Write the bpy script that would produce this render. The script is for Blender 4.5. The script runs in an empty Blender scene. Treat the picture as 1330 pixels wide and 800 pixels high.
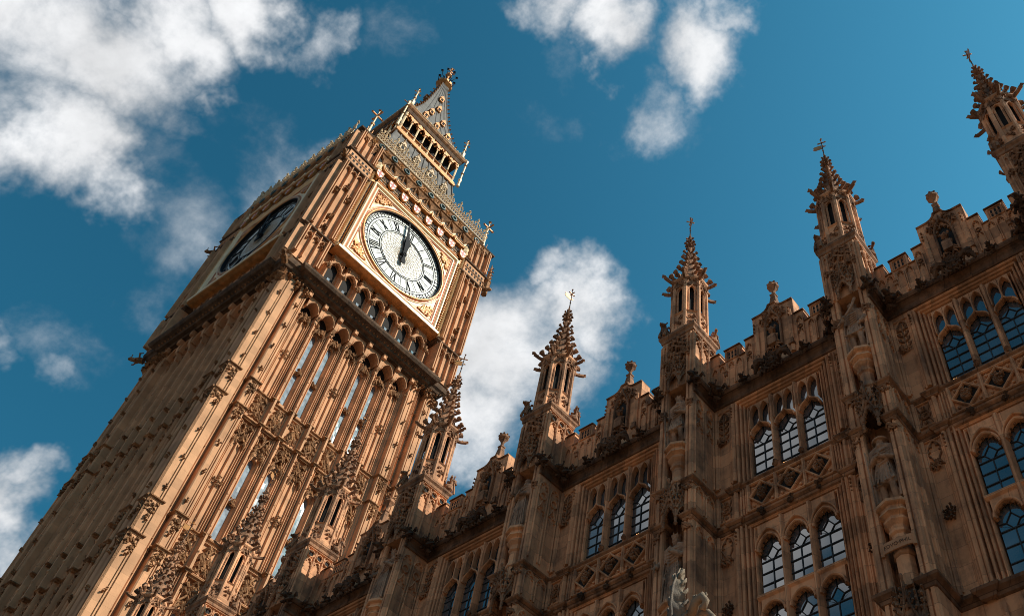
import bpy, bmesh, math, random
import numpy as np
from mathutils import Matrix, Vector

C = bpy.context.scene.collection
SC = bpy.context.scene
PI = math.pi
rnd = random.Random(7)

# ------------------------------------------------------------------ camera
cam_d = bpy.data.cameras.new('camera')
cam = bpy.data.objects.new('camera', cam_d)
C.objects.link(cam)
SC.camera = cam
_R = [[0.8243817664063299, 0.565622299242168, -0.0215897618509987],
      [0.46651633240274887, -0.6573471196829558, 0.5918253761423294],
      [0.3205576622360903, -0.4979620255044807, -0.8057770202340147]]
_M = Matrix(_R).transposed().to_4x4()
_M.translation = Vector((42.583718, -18.06625, 1.59967))
cam.matrix_world = _M
cam_d.sensor_fit = 'HORIZONTAL'
cam_d.sensor_width = 36.0
cam_d.lens = 1270.27 / 1330 * 36
cam_d.shift_x = -(942.185 - 665) / 1330
cam_d.shift_y = -(400 - 387.269) / 1330
cam_d.clip_start = 0.1
cam_d.clip_end = 12000

# ------------------------------------------------------------------ light
SUN_EL, SUN_AZ = math.radians(40), math.radians(28)      # azimuth from +X towards +Y
sdir = Vector((math.cos(SUN_EL) * math.cos(SUN_AZ), math.cos(SUN_EL) * math.sin(SUN_AZ), math.sin(SUN_EL)))
sun_d = bpy.data.lights.new('sun', 'SUN')
sun_d.energy = 5.0
sun_d.angle = math.radians(0.5)
sun_d.color = (1.0, 0.95, 0.82)
sun = bpy.data.objects.new('sun', sun_d)
C.objects.link(sun)
sun.rotation_euler = sdir.to_track_quat('Z', 'Y').to_euler()
SC.view_settings.view_transform = 'Standard'
SC.view_settings.look = 'None'
SC.view_settings.exposure = 0.18
SC.view_settings.gamma = 1.0
SC.view_settings.use_curve_mapping = False
SC.cycles.max_bounces = 6
SC.cycles.diffuse_bounces = 3
SC.cycles.glossy_bounces = 3
SC.cycles.transmission_bounces = 2
SC.cycles.sample_clamp_indirect = 6
SC.cycles.use_denoising = True
SC.cycles.pixel_filter_type = 'BLACKMAN_HARRIS'
SC.cycles.filter_width = 0.95

world = bpy.data.worlds.new('World')
SC.world = world
world.use_nodes = True
NT = world.node_tree
NT.nodes.clear()
def wn(t, **kw):
    n = NT.nodes.new(t)
    for k, v in kw.items():
        setattr(n, k, v)
    return n
def wl(a, b):
    NT.links.new(a, b)
w_out = wn('ShaderNodeOutputWorld')
w_bg = wn('ShaderNodeBackground')
w_bg.inputs['Strength'].default_value = 0.06
sky = wn('ShaderNodeTexSky', sky_type='NISHITA', sun_disc=False)
sky.sun_elevation = SUN_EL
sky.sun_rotation = math.radians(90) - SUN_AZ             # sky rotation runs clockwise from +Y
sky.air_density = 1.0
sky.dust_density = 0.6
sky.ozone_density = 1.6
tint = wn('ShaderNodeMix', data_type='RGBA', blend_type='MULTIPLY')
tint.inputs[0].default_value = 1.0
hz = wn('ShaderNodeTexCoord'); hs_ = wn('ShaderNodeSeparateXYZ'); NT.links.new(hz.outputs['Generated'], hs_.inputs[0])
hr = wn('ShaderNodeMapRange', interpolation_type='SMOOTHSTEP'); NT.links.new(hs_.outputs[2], hr.inputs['Value'])   # warm haze added below the view to warm shaded walls, clear teal above
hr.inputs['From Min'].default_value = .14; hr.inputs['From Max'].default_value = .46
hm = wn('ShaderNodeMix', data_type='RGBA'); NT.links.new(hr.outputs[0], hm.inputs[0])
# unseen low haze, added brightest westward to light the shaded fronts
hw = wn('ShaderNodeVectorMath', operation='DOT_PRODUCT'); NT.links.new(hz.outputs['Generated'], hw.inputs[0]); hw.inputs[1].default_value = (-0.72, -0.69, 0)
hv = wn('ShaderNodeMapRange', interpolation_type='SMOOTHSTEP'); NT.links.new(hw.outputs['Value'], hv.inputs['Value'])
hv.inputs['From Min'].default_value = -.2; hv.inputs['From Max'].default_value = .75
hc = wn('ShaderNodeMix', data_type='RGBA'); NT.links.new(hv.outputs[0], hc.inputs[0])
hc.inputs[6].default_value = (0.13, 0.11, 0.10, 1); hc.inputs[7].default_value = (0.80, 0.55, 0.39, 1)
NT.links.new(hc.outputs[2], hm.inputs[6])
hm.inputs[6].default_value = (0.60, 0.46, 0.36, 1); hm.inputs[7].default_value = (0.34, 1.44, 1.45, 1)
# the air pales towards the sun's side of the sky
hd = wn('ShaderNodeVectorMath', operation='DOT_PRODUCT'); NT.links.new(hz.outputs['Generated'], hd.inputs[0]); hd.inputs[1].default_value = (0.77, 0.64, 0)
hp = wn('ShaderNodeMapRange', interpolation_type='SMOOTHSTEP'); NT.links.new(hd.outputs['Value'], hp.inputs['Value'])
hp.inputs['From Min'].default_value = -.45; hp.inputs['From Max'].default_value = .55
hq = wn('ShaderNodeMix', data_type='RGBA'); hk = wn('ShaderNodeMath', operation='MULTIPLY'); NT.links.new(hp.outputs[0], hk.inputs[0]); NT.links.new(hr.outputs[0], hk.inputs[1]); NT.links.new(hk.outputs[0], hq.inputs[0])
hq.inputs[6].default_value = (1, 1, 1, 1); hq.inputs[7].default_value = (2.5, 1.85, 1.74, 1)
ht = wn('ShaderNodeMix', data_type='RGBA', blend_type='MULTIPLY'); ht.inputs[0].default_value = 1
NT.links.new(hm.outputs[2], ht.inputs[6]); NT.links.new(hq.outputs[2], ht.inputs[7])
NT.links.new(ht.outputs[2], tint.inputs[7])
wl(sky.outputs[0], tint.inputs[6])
tc = wn('ShaderNodeTexCoord')
DIRV = tc.outputs['Generated']
def fbm(scale, detail, rough, off=(0, 0, 0), dist=0.0):
    mp = wn('ShaderNodeVectorMath', operation='ADD')
    wl(DIRV, mp.inputs[0]); mp.inputs[1].default_value = off
    n = wn('ShaderNodeTexNoise')
    n.inputs['Scale'].default_value = scale; n.inputs['Detail'].default_value = detail
    n.inputs['Roughness'].default_value = rough; n.inputs['Distortion'].default_value = dist
    wl(mp.outputs[0], n.inputs['Vector'])
    return n.outputs[0]
def wmath(op, a, b=None, c=None, clamp=False):
    m = wn('ShaderNodeMath', operation=op, use_clamp=clamp)
    for i, q in enumerate((a, b, c)):
        if q is None: continue
        if isinstance(q, (int, float)): m.inputs[i].default_value = q
        else: wl(q, m.inputs[i])
    return m.outputs[0]
# cloud banks: direction of the centre (world), angular radius, weight
CLOUDS = [((-0.6225, -0.0697, 0.7795), 0.0898, 1.0),
          ((-0.6076, -0.0029, 0.7942), 0.0693, 0.9),
          ((-0.6721, 0.0067, 0.7404), 0.0583, 1.0),
          ((-0.5559, 0.001, 0.8312), 0.0619, 1.0),
          ((-0.5062, 0.0285, 0.862), 0.0482, 1.0),
          ((-0.4662, 0.0739, 0.8816), 0.0436, 0.75),
          ((-0.5762, 0.0832, 0.813), 0.0359, 0.85),
          ((-0.5547, 0.1364, 0.8208), 0.0511, 0.5),
          ((-0.6928, 0.0322, 0.7204), 0.0381, 0.7),
          ((-0.6175, 0.064, 0.7839), 0.0379, 0.5),
          ((-0.5137, 0.4144, 0.7513), 0.1101, 1.0),
          ((-0.4408, 0.4217, 0.7924), 0.062, 1.0),
          ((-0.5587, 0.4225, 0.7137), 0.0821, 1.0),
          ((-0.5418, 0.3844, 0.7475), 0.0674, 1.0),
          ((-0.4383, 0.3788, 0.8151), 0.0424, 0.75),
          ((-0.4442, 0.4466, 0.7767), 0.0388, 0.9),
          ((-0.5917, 0.4344, 0.6791), 0.0513, 0.8),
          ((-0.2695, 0.2391, 0.9328), 0.0516, 0.95),
          ((-0.3125, 0.198, 0.9291), 0.0436, 0.75),
          ((-0.204, 0.303, 0.9309), 0.0561, 0.85),
          ((-0.2702, 0.3233, 0.9069), 0.0457, 0.6),
          ((-0.1583, 0.2971, 0.9416), 0.0406, 0.8),
          ((-0.3039, 0.26, 0.9165), 0.0336, 0.8),
          ((-0.3469, 0.2611, 0.9008), 0.0225, 0.4),
          ((-0.8168, 0.1819, 0.5475), 0.0477, 1.0),
          ((-0.7912, 0.1855, 0.5827), 0.0263, 0.75),
          ((-0.8331, 0.1727, 0.5255), 0.0653, 1.0),
          ((-0.7455, 0.1316, 0.6534), 0.0329, 0.5),
          ((-0.7614, 0.0888, 0.6422), 0.0286, 0.45),
          ((-0.2652, 0.4984, 0.8254), 0.0471, 0.12),
          ((-0.5796, 0.1147, 0.8068), 0.0799, 0.36),
          ((-0.6532, 0.0833, 0.7526), 0.0752, 0.34),
          ((-0.2631, 0.32, 0.9102), 0.076, 0.36),
          ((-0.3378, 0.2553, 0.9059), 0.0598, 0.34),
          ((-0.429, 0.1197, 0.8954), 0.0625, 0.3),
          ((-0.7327, 0.125, 0.6689), 0.0665, 0.34),
          ((-0.5032, 0.3048, 0.8087), 0.0448, 0.3),
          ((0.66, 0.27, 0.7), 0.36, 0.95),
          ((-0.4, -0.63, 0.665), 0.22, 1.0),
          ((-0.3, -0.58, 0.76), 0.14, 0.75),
          ((-0.2, -0.93, 0.3), 0.42, 0.8),  # this and the next: unseen low banks, added to fill the shaded front
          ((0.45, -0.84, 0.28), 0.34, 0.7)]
_wn = wn('ShaderNodeTexNoise'); _wn.inputs['Scale'].default_value = 5.5; _wn.inputs['Detail'].default_value = 6; _wn.inputs['Roughness'].default_value = .6
wl(DIRV, _wn.inputs['Vector'])
_ws = wn('ShaderNodeVectorMath', operation='SUBTRACT'); wl(_wn.outputs['Color'], _ws.inputs[0]); _ws.inputs[1].default_value = (.5, .5, .5)
_wm = wn('ShaderNodeVectorMath', operation='MULTIPLY_ADD'); wl(_ws.outputs[0], _wm.inputs[0]); _wm.inputs[1].default_value = (.20, .20, .20); wl(DIRV, _wm.inputs[2])
WARP = _wm.outputs[0]
acc = None
for d_, r_, w_ in CLOUDS:
    dn = wn('ShaderNodeVectorMath', operation='DISTANCE')
    wl(WARP, dn.inputs[0]); dn.inputs[1].default_value = d_
    mr = wn('ShaderNodeMapRange', interpolation_type='SMOOTHSTEP')
    wl(dn.outputs['Value'], mr.inputs['Value'])
    mr.inputs['From Min'].default_value = r_ * 0.15; mr.inputs['From Max'].default_value = r_ * 1.45
    mr.inputs['To Min'].default_value = w_; mr.inputs['To Max'].default_value = 0.0
    acc = mr.outputs[0] if acc is None else wmath('MAXIMUM', acc, mr.outputs[0])
n1 = fbm(8.5, 10, 0.62, (3.1, 1.7, 0.4), 0.15)
n2 = fbm(3.2, 4, 0.5, (7.7, 2.2, 5.1))
# density = smoothstep(bank + fractal detail)
s1 = wmath('MULTIPLY_ADD', n1, 2.7, -1.35)
s2 = wmath('MULTIPLY_ADD', n2, 0.5, -0.25)
dens = wmath('ADD', wmath('ADD', wmath('MULTIPLY', s1, wmath('MULTIPLY_ADD', acc, 0.55, 0.35)), s2), acc)
mr = wn('ShaderNodeMapRange', interpolation_type='SMOOTHSTEP')
wl(dens, mr.inputs['Value'])
mr.inputs['From Min'].default_value = 0.25; mr.inputs['From Max'].default_value = 1.12
cl = mr.outputs[0]
n3 = fbm(5.0, 6, 0.55, (1.3, 9.2, 4.4), 0.1)
shade = wn('ShaderNodeMapRange')
wl(wmath('ADD', n3, wmath('MULTIPLY', dens, 0.22)), shade.inputs['Value'])
shade.inputs['From Min'].default_value = 0.42; shade.inputs['From Max'].default_value = 0.86
shade.inputs['To Min'].default_value = 0.46; shade.inputs['To Max'].default_value = 1.0
cc = wn('ShaderNodeMix', data_type='RGBA', blend_type='MULTIPLY')
cc.inputs[0].default_value = 1.0
cc.inputs[6].default_value = (17.4, 17.5, 17.7, 1)
wl(shade.outputs[0], cc.inputs[7])
mx = wn('ShaderNodeMix', data_type='RGBA')
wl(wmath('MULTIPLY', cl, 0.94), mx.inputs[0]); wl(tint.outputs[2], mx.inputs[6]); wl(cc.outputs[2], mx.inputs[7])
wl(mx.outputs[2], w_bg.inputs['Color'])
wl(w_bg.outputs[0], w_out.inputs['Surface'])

# ------------------------------------------------------------------ materials
def newmat(name):
    m = bpy.data.materials.new(name); m.use_nodes = True
    return m, m.node_tree, m.node_tree.nodes['Principled BSDF']
def stone(name, base, var=0.22, dark=(0.10, 0.065, 0.045), soot=0.5, block=(0.9, 0.42), bump=0.5, rough=0.88, soot_lo=0.52, soot_hi=0.72, courses=0.5):
    """ashlar: blocks of slightly different tone, fine mortar lines, blotchy soot and rain streaks, pitted surface"""
    m, nt, b = newmat(name)
    N = nt.nodes; L = nt.links.new
    g = N.new('ShaderNodeNewGeometry')
    sx = N.new('ShaderNodeSeparateXYZ'); L(g.outputs['Position'], sx.inputs[0])
    ad = N.new('ShaderNodeMath'); ad.operation = 'ADD'; L(sx.outputs[0], ad.inputs[0]); L(sx.outputs[1], ad.inputs[1])
    cb = N.new('ShaderNodeCombineXYZ'); L(ad.outputs[0], cb.inputs[0]); L(sx.outputs[2], cb.inputs[1])
    br = N.new('ShaderNodeTexBrick'); L(cb.outputs[0], br.inputs['Vector'])
    br.inputs['Scale'].default_value = 1.0
    br.inputs['Brick Width'].default_value = block[0]; br.inputs['Row Height'].default_value = block[1]
    br.inputs['Mortar Size'].default_value = 0.006; br.inputs['Mortar Smooth'].default_value = 0.3
    br.inputs['Bias'].default_value = 0.0
    br.inputs['Color1'].default_value = (1 - var, 1 - var, 1 - var, 1)
    br.inputs['Color2'].default_value = (1 + var, 1 + var * .9, 1 + var * .75, 1)
    br.inputs['Mortar'].default_value = (1 - courses, 1 - courses, 1 - courses, 1)
    mu = N.new('ShaderNodeMix'); mu.data_type = 'RGBA'; mu.blend_type = 'MULTIPLY'; mu.inputs[0].default_value = 1
    mu.inputs[6].default_value = (*base, 1); L(br.outputs['Color'], mu.inputs[7])
    # large tonal drift
    n0 = N.new('ShaderNodeTexNoise'); n0.inputs['Scale'].default_value = 0.9; n0.inputs['Detail'].default_value = 5
    L(g.outputs['Position'], n0.inputs['Vector'])
    hs = N.new('ShaderNodeMapRange'); L(n0.outputs[0], hs.inputs['Value'])
    hs.inputs['From Min'].default_value = .3; hs.inputs['From Max'].default_value = .7
    hs.inputs['To Min'].default_value = .78; hs.inputs['To Max'].default_value = 1.16
    mu2 = N.new('ShaderNodeMix'); mu2.data_type = 'RGBA'; mu2.blend_type = 'MULTIPLY'; mu2.inputs[0].default_value = 1
    L(mu.outputs[2], mu2.inputs[6]); L(hs.outputs[0], mu2.inputs[7])
    # soot: blotches, and streaks drawn out down the wall
    mp = N.new('ShaderNodeMapping'); mp.inputs['Scale'].default_value = (3.4, 3.4, 0.42)
    L(g.outputs['Position'], mp.inputs['Vector'])
    n1 = N.new('ShaderNodeTexNoise'); n1.inputs['Scale'].default_value = 1.3; n1.inputs['Detail'].default_value = 6; n1.inputs['Roughness'].default_value = .62
    L(mp.outputs[0], n1.inputs['Vector'])
    n2 = N.new('ShaderNodeTexNoise'); n2.inputs['Scale'].default_value = 2.6; n2.inputs['Detail'].default_value = 7; n2.inputs['Roughness'].default_value = .66
    L(g.outputs['Position'], n2.inputs['Vector'])
    av = N.new('ShaderNodeMath'); av.operation = 'MULTIPLY_ADD'; L(n1.outputs[0], av.inputs[0]); av.inputs[1].default_value = .55
    m5 = N.new('ShaderNodeMath'); m5.operation = 'MULTIPLY'; L(n2.outputs[0], m5.inputs[0]); m5.inputs[1].default_value = .45
    L(m5.outputs[0], av.inputs[2])
    sr = N.new('ShaderNodeMapRange'); L(av.outputs[0], sr.inputs['Value'])
    sr.inputs['From Min'].default_value = soot_lo; sr.inputs['From Max'].default_value = soot_hi
    sr.inputs['To Min'].default_value = 0; sr.inputs['To Max'].default_value = soot
    mu3 = N.new('ShaderNodeMix'); mu3.data_type = 'RGBA'
    L(sr.outputs[0], mu3.inputs[0]); L(mu2.outputs[2], mu3.inputs[6]); mu3.inputs[7].default_value = (*dark, 1)
    L(mu3.outputs[2], b.inputs['Base Color'])
    b.inputs['Roughness'].default_value = rough
    b.inputs['Specular IOR Level'].default_value = 0.25
    # pitting
    n4 = N.new('ShaderNodeTexNoise'); n4.inputs['Scale'].default_value = 14; n4.inputs['Detail'].default_value = 6; n4.inputs['Roughness'].default_value = .7
    L(g.outputs['Position'], n4.inputs['Vector'])
    ad2 = N.new('ShaderNodeMath'); ad2.operation = 'MULTIPLY_ADD'; L(br.outputs['Fac'], ad2.inputs[0]); ad2.inputs[1].default_value = -.5; L(n4.outputs[0], ad2.inputs[2])
    bp = N.new('ShaderNodeBump'); bp.inputs['Strength'].default_value = bump; bp.inputs['Distance'].default_value = 0.03
    L(ad2.outputs[0], bp.inputs['Height']); L(bp.outputs[0], b.inputs['Normal'])
    return m
M = {}
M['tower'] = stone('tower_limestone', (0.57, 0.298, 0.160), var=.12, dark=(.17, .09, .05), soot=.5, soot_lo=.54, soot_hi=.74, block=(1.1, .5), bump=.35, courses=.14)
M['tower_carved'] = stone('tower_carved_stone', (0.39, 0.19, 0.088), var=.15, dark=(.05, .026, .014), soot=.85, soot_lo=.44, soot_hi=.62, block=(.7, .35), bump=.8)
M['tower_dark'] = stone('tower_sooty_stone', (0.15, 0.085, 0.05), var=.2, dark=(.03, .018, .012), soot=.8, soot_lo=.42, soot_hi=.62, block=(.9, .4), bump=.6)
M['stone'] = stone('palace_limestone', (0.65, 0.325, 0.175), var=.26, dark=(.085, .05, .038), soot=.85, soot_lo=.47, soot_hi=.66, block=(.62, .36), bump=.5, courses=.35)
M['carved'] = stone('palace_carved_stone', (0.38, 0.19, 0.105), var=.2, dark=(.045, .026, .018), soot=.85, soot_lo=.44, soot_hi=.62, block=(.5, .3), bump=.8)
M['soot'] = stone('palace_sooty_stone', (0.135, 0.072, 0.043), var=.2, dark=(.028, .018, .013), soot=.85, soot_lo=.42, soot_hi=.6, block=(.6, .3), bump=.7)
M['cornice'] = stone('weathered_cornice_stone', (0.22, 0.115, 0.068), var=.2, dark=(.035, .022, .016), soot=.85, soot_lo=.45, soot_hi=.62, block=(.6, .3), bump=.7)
M['statue'] = stone('statue_stone', (0.46, 0.265, 0.17), var=.0, dark=(.045, .03, .022), soot=.85, soot_lo=.44, soot_hi=.60, block=(9, 9), bump=.7, courses=0)
def plain(name, col, rough=.5, metal=0.0, noise=.25, scale=6, spec=.5, bump=.0, ior=1.5):
    m, nt, b = newmat(name); N = nt.nodes; L = nt.links.new
    g = N.new('ShaderNodeNewGeometry')
    n = N.new('ShaderNodeTexNoise'); n.inputs['Scale'].default_value = scale; n.inputs['Detail'].default_value = 5
    L(g.outputs['Position'], n.inputs['Vector'])
    r = N.new('ShaderNodeMapRange'); L(n.outputs[0], r.inputs['Value'])
    r.inputs['From Min'].default_value = .3; r.inputs['From Max'].default_value = .7
    r.inputs['To Min'].default_value = 1 - noise; r.inputs['To Max'].default_value = 1 + noise
    mu = N.new('ShaderNodeMix'); mu.data_type = 'RGBA'; mu.blend_type = 'MULTIPLY'; mu.inputs[0].default_value = 1
    mu.inputs[6].default_value = (*col, 1); L(r.outputs[0], mu.inputs[7]); L(mu.outputs[2], b.inputs['Base Color'])
    b.inputs['Roughness'].default_value = rough; b.inputs['Metallic'].default_value = metal
    b.inputs['Specular IOR Level'].default_value = spec; b.inputs['IOR'].default_value = ior
    if bump:
        bp = N.new('ShaderNodeBump'); bp.inputs['Strength'].default_value = bump; bp.inputs['Distance'].default_value = .02
        L(n.outputs[0], bp.inputs['Height']); L(bp.outputs[0], b.inputs['Normal'])
    return m
M['gold'] = plain('gilding', (0.52, 0.22, 0.065), .42, .3, .35, 3)
M['cream'] = plain('cream_gilt_paint', (0.88, 0.64, 0.38), .45, .05, .12, 3)
M['rust'] = plain('red_gold_paint', (0.42, 0.10, 0.03), .5, .2, .2, 3)
M['spandrel'] = plain('gilt_ground', (0.62, 0.36, 0.16), .5, .1, .2, 3)
M['opal'] = plain('opal_glass', (0.79, 0.78, 0.74), .22, 0, .06, 9)
M['iron'] = plain('black_iron', (0.010, 0.010, 0.013), .75, 0, .2, 9, spec=.2)
M['lattice'] = plain('dial_lattice_bronze', (0.34, 0.24, 0.14), .5, .2, .2, 9)
M['roof'] = plain('cast_iron_roof', (0.16, 0.145, 0.135), .75, .0, .25, 2.2, bump=.2, spec=.2)
M['silver'] = plain('pale_cresting', (0.56, 0.38, 0.21), .6, .0, .35, 5)
M['white'] = plain('white_paint', (0.75, 0.70, 0.62), .5, 0, .12, 3)
M['red'] = plain('red_paint', (0.45, 0.03, 0.02), .5, 0, .12, 3)
M['green'] = plain('dark_green_enamel', (0.02, 0.05, 0.045), .35, 0, .2, 3)
M['lead'] = plain('lead_came', (0.010, 0.010, 0.012), .6, 0, .2, 12)
M['glass'] = plain('leaded_glass', (0.05, 0.065, 0.08), .05, 0, .6, 1.4, spec=.5, ior=2.5)
M['tglass'] = plain('tower_glass', (0.15, 0.19, 0.23), .03, 0, .6, 3.5, spec=.5, ior=2.5)
M['void_shade'] = plain('dark_interior_and_shade', (0.012, 0.009, 0.008), .9, 0, .2, 2)  # black for openings; also paints the shade in arches and niches
M['leafstone'] = stone('grey_leaf_stone', (0.22, 0.165, 0.115), var=.0, dark=(.05, .055, .065), soot=.8, soot_lo=.46, soot_hi=.6, block=(9, 9), bump=.5, courses=0)
M['slate'] = plain('roof_slate', (0.09, 0.09, 0.10), .7, 0, .25, 2)
lm, lnt, lb = newmat('lamp_glow')
lb.inputs['Base Color'].default_value = (1, .6, .25, 1)
lb.inputs['Emission Color'].default_value = (1.0, .50, .18, 1)
lb.inputs['Emission Strength'].default_value = 1.6
_tx = lnt.nodes.new('ShaderNodeTexNoise'); _tx.inputs['Scale'].default_value = 60
_mr = lnt.nodes.new('ShaderNodeMapRange'); lnt.links.new(_tx.outputs[0], _mr.inputs['Value'])
_mr.inputs['To Min'].default_value = .4; _mr.inputs['To Max'].default_value = 2.4
lnt.links.new(_mr.outputs[0], lb.inputs['Emission Strength'])
M['lamp'] = lm

# ------------------------------------------------------------------ mesh builder: local (u right, d outward, w up) -> (u, -d, w)
_ico_v = []
def _ico():
    bm = bmesh.new(); bmesh.ops.create_icosphere(bm, subdivisions=1, radius=1)
    bm.verts.ensure_lookup_table()
    v = [tuple(x.co) for x in bm.verts]; f = [tuple(y.index for y in x.verts) for x in bm.faces]
    bm.free(); return v, f
ICO_V, ICO_F = _ico()
class MB:
    def __init__(s, T=None):
        s.v = []; s.f = []; s.m = []; s.mi = 0; s.mats = []; s.T = T
    def mat(s, m):
        if m not in s.mats: s.mats.append(m)
        s.mi = s.mats.index(m); return s
    def add(s, pts, faces):
        o = len(s.v)
        if s.T is not None: pts = [s.T(p) for p in pts]
        s.v.extend(pts)
        for f in faces:
            s.f.append(tuple(i + o for i in f)); s.m.append(s.mi)
    def box(s, u0, u1, d0, d1, w0, w1):
        s.add([(u0, d0, w0), (u1, d0, w0), (u1, d1, w0), (u0, d1, w0), (u0, d0, w1), (u1, d0, w1), (u1, d1, w1), (u0, d1, w1)],
              [(0, 3, 2, 1), (4, 5, 6, 7), (0, 1, 5, 4), (1, 2, 6, 5), (2, 3, 7, 6), (3, 0, 4, 7)])
    def loops(s, rings, closed_ring=True, caps=True, closed_path=False):
        """rings: list of equal-length point lists -> skin"""
        n = len(rings[0]); pts = [p for r in rings for p in r]; F = []
        k = len(rings)
        for i in range(k if closed_path else k - 1):
            a = i * n; b = ((i + 1) % k) * n
            for j in range(n if closed_ring else n - 1):
                j2 = (j + 1) % n
                F.append((a + j, a + j2, b + j2, b + j))
        if caps and closed_ring and not closed_path:
            F.append(tuple(range(n))[::-1]); F.append(tuple((k - 1) * n + j for j in range(n)))
        s.add(pts, F)
    def vprism(s, poly, w0, w1):
        s.loops([[(u, d, w0) for u, d in poly], [(u, d, w1) for u, d in poly]])
    def fprism(s, poly, d0, d1):
        s.loops([[(u, d0, w) for u, w in poly], [(u, d1, w) for u, w in poly]])
    def sprism(s, poly, u0, u1):
        s.loops([[(u0, d, w) for d, w in poly], [(u1, d, w) for d, w in poly]])
    def bar(s, pts, t, d0, d1, closed=False):
        """moulded bar along a path in the face plane, chamfered front"""
        n = len(pts); rings = []
        for i, (u, w) in enumerate(pts):
            if closed: a = pts[i - 1]; b = pts[(i + 1) % n]
            else: a = pts[max(i - 1, 0)]; b = pts[min(i + 1, n - 1)]
            t1 = _nrm((u - a[0], w - a[1])); t2 = _nrm((b[0] - u, b[1] - w))
            if t1 == (0, 0): t1 = t2
            if t2 == (0, 0): t2 = t1
            nx, nw = -(t1[1] + t2[1]), t1[0] + t2[0]
            q = math.hypot(nx, nw) or 1
            nx /= q; nw /= q
            k = 1 / max(.45, abs(nx * -t1[1] + nw * t1[0]))
            h = t / 2 * k; c = min(t * .45, abs(d1 - d0) * .5)
            rings.append([(u - nx * h, d0, w - nw * h), (u - nx * h, d1 - c, w - nw * h), (u - nx * h * .35, d1, w - nw * h * .35),
                          (u + nx * h * .35, d1, w + nw * h * .35), (u + nx * h, d1 - c, w + nw * h), (u + nx * h, d0, w + nw * h)])
        s.loops(rings, True, True, closed)
    def strip(s, A, B, d0, d1):
        """plate between two polylines (same length) in the face plane"""
        s.loops([[(a[0], d0, a[1]), (b[0], d0, b[1]), (b[0], d1, b[1]), (a[0], d1, a[1])] for a, b in zip(A, B)])
    def foils(s, arch, n, depth, d0, d1, base=0.0, step=4):
        """cusped plate hanging inside an arch"""
        A = resample(arch, n * step * 2)
        cu = sum(p[0] for p in A) / len(A); cw = min(p[1] for p in A) + (max(p[1] for p in A) - min(p[1] for p in A)) * .25
        B = []
        K = len(A) - 1
        for i, (u, w) in enumerate(A):
            x = i / K
            off = base + depth * (1 - abs(math.sin(PI * n * x))) ** 1.3
            dx, dw = cu - u, cw - w; q = math.hypot(dx, dw) or 1
            B.append((u + dx / q * off, w + dw / q * off))
        s.strip(A, B, d0, d1)
    def sweep(s, path, prof, closed=False):
        """moulding: profile (off, w) along a plan path (u, d); off is to the left of the direction of travel (outward when u falls)"""
        n = len(path); rings = []
        for i, (u, d) in enumerate(path):
            if closed: a = path[i - 1]; b = path[(i + 1) % n]
            else: a = path[max(i - 1, 0)]; b = path[min(i + 1, n - 1)]
            t1 = _nrm((u - a[0], d - a[1])); t2 = _nrm((b[0] - u, b[1] - d))
            if t1 == (0, 0): t1 = t2
            if t2 == (0, 0): t2 = t1
            n1 = (-t1[1], t1[0]); n2 = (-t2[1], t2[0])
            x, y = n1[0] + n2[0], n1[1] + n2[1]; q = math.hypot(x, y) or 1
            x /= q; y /= q; k = 1 / max(.4, x * n1[0] + y * n1[1])
            rings.append([(u + x * k * o, d + y * k * o, w) for o, w in prof])
        s.loops(rings, True, True, closed)
    def frame(s, path, prof, closed=False):
        """moulding: profile (off, d) along a path in the face plane (u, w); off to the left of travel"""
        n = len(path); rings = []
        for i, (u, w) in enumerate(path):
            if closed: a = path[i - 1]; b = path[(i + 1) % n]
            else: a = path[max(i - 1, 0)]; b = path[min(i + 1, n - 1)]
            t1 = _nrm((u - a[0], w - a[1])); t2 = _nrm((b[0] - u, b[1] - w))
            if t1 == (0, 0): t1 = t2
            if t2 == (0, 0): t2 = t1
            n1 = (-t1[1], t1[0]); n2 = (-t2[1], t2[0])
            x, y = n1[0] + n2[0], n1[1] + n2[1]; q = math.hypot(x, y) or 1
            x /= q; y /= q; k = 1 / max(.4, x * n1[0] + y * n1[1])
            rings.append([(u + x * k * o, d, w + y * k * o) for o, d in prof])
        s.loops(rings, True, True, closed)
    def lathe(s, u, d, prof, n=8, ph=None, sx=1.0, sy=1.0):
        ph = PI / n if ph is None else ph
        s.loops([[(u + sx * r * math.cos(ph + 2 * PI * j / n), d + sy * r * math.sin(ph + 2 * PI * j / n), w) for j in range(n)] for r, w in prof])
    def blob(s, c, r, j=.18):
        if not isinstance(r, tuple): r = (r, r, r)
        s.add([(c[0] + x * r[0] * (1 + rnd.uniform(-j, j)), c[1] + y * r[1] * (1 + rnd.uniform(-j, j)), c[2] + z * r[2] * (1 + rnd.uniform(-j, j))) for x, y, z in ICO_V], ICO_F)
    def oblob(s, c, r, j=.2):
        """small eight-sided lump"""
        if not isinstance(r, tuple): r = (r, r, r)
        q = [1 + rnd.uniform(-j, j) for _ in range(6)]
        s.add([(c[0] + r[0] * q[0], c[1], c[2]), (c[0], c[1] + r[1] * q[1], c[2]), (c[0] - r[0] * q[2], c[1], c[2]), (c[0], c[1] - r[1] * q[3], c[2]),
               (c[0], c[1], c[2] + r[2] * q[4]), (c[0], c[1], c[2] - r[2] * q[5])],
              [(0, 1, 4), (1, 2, 4), (2, 3, 4), (3, 0, 4), (1, 0, 5), (2, 1, 5), (3, 2, 5), (0, 3, 5)])
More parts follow.
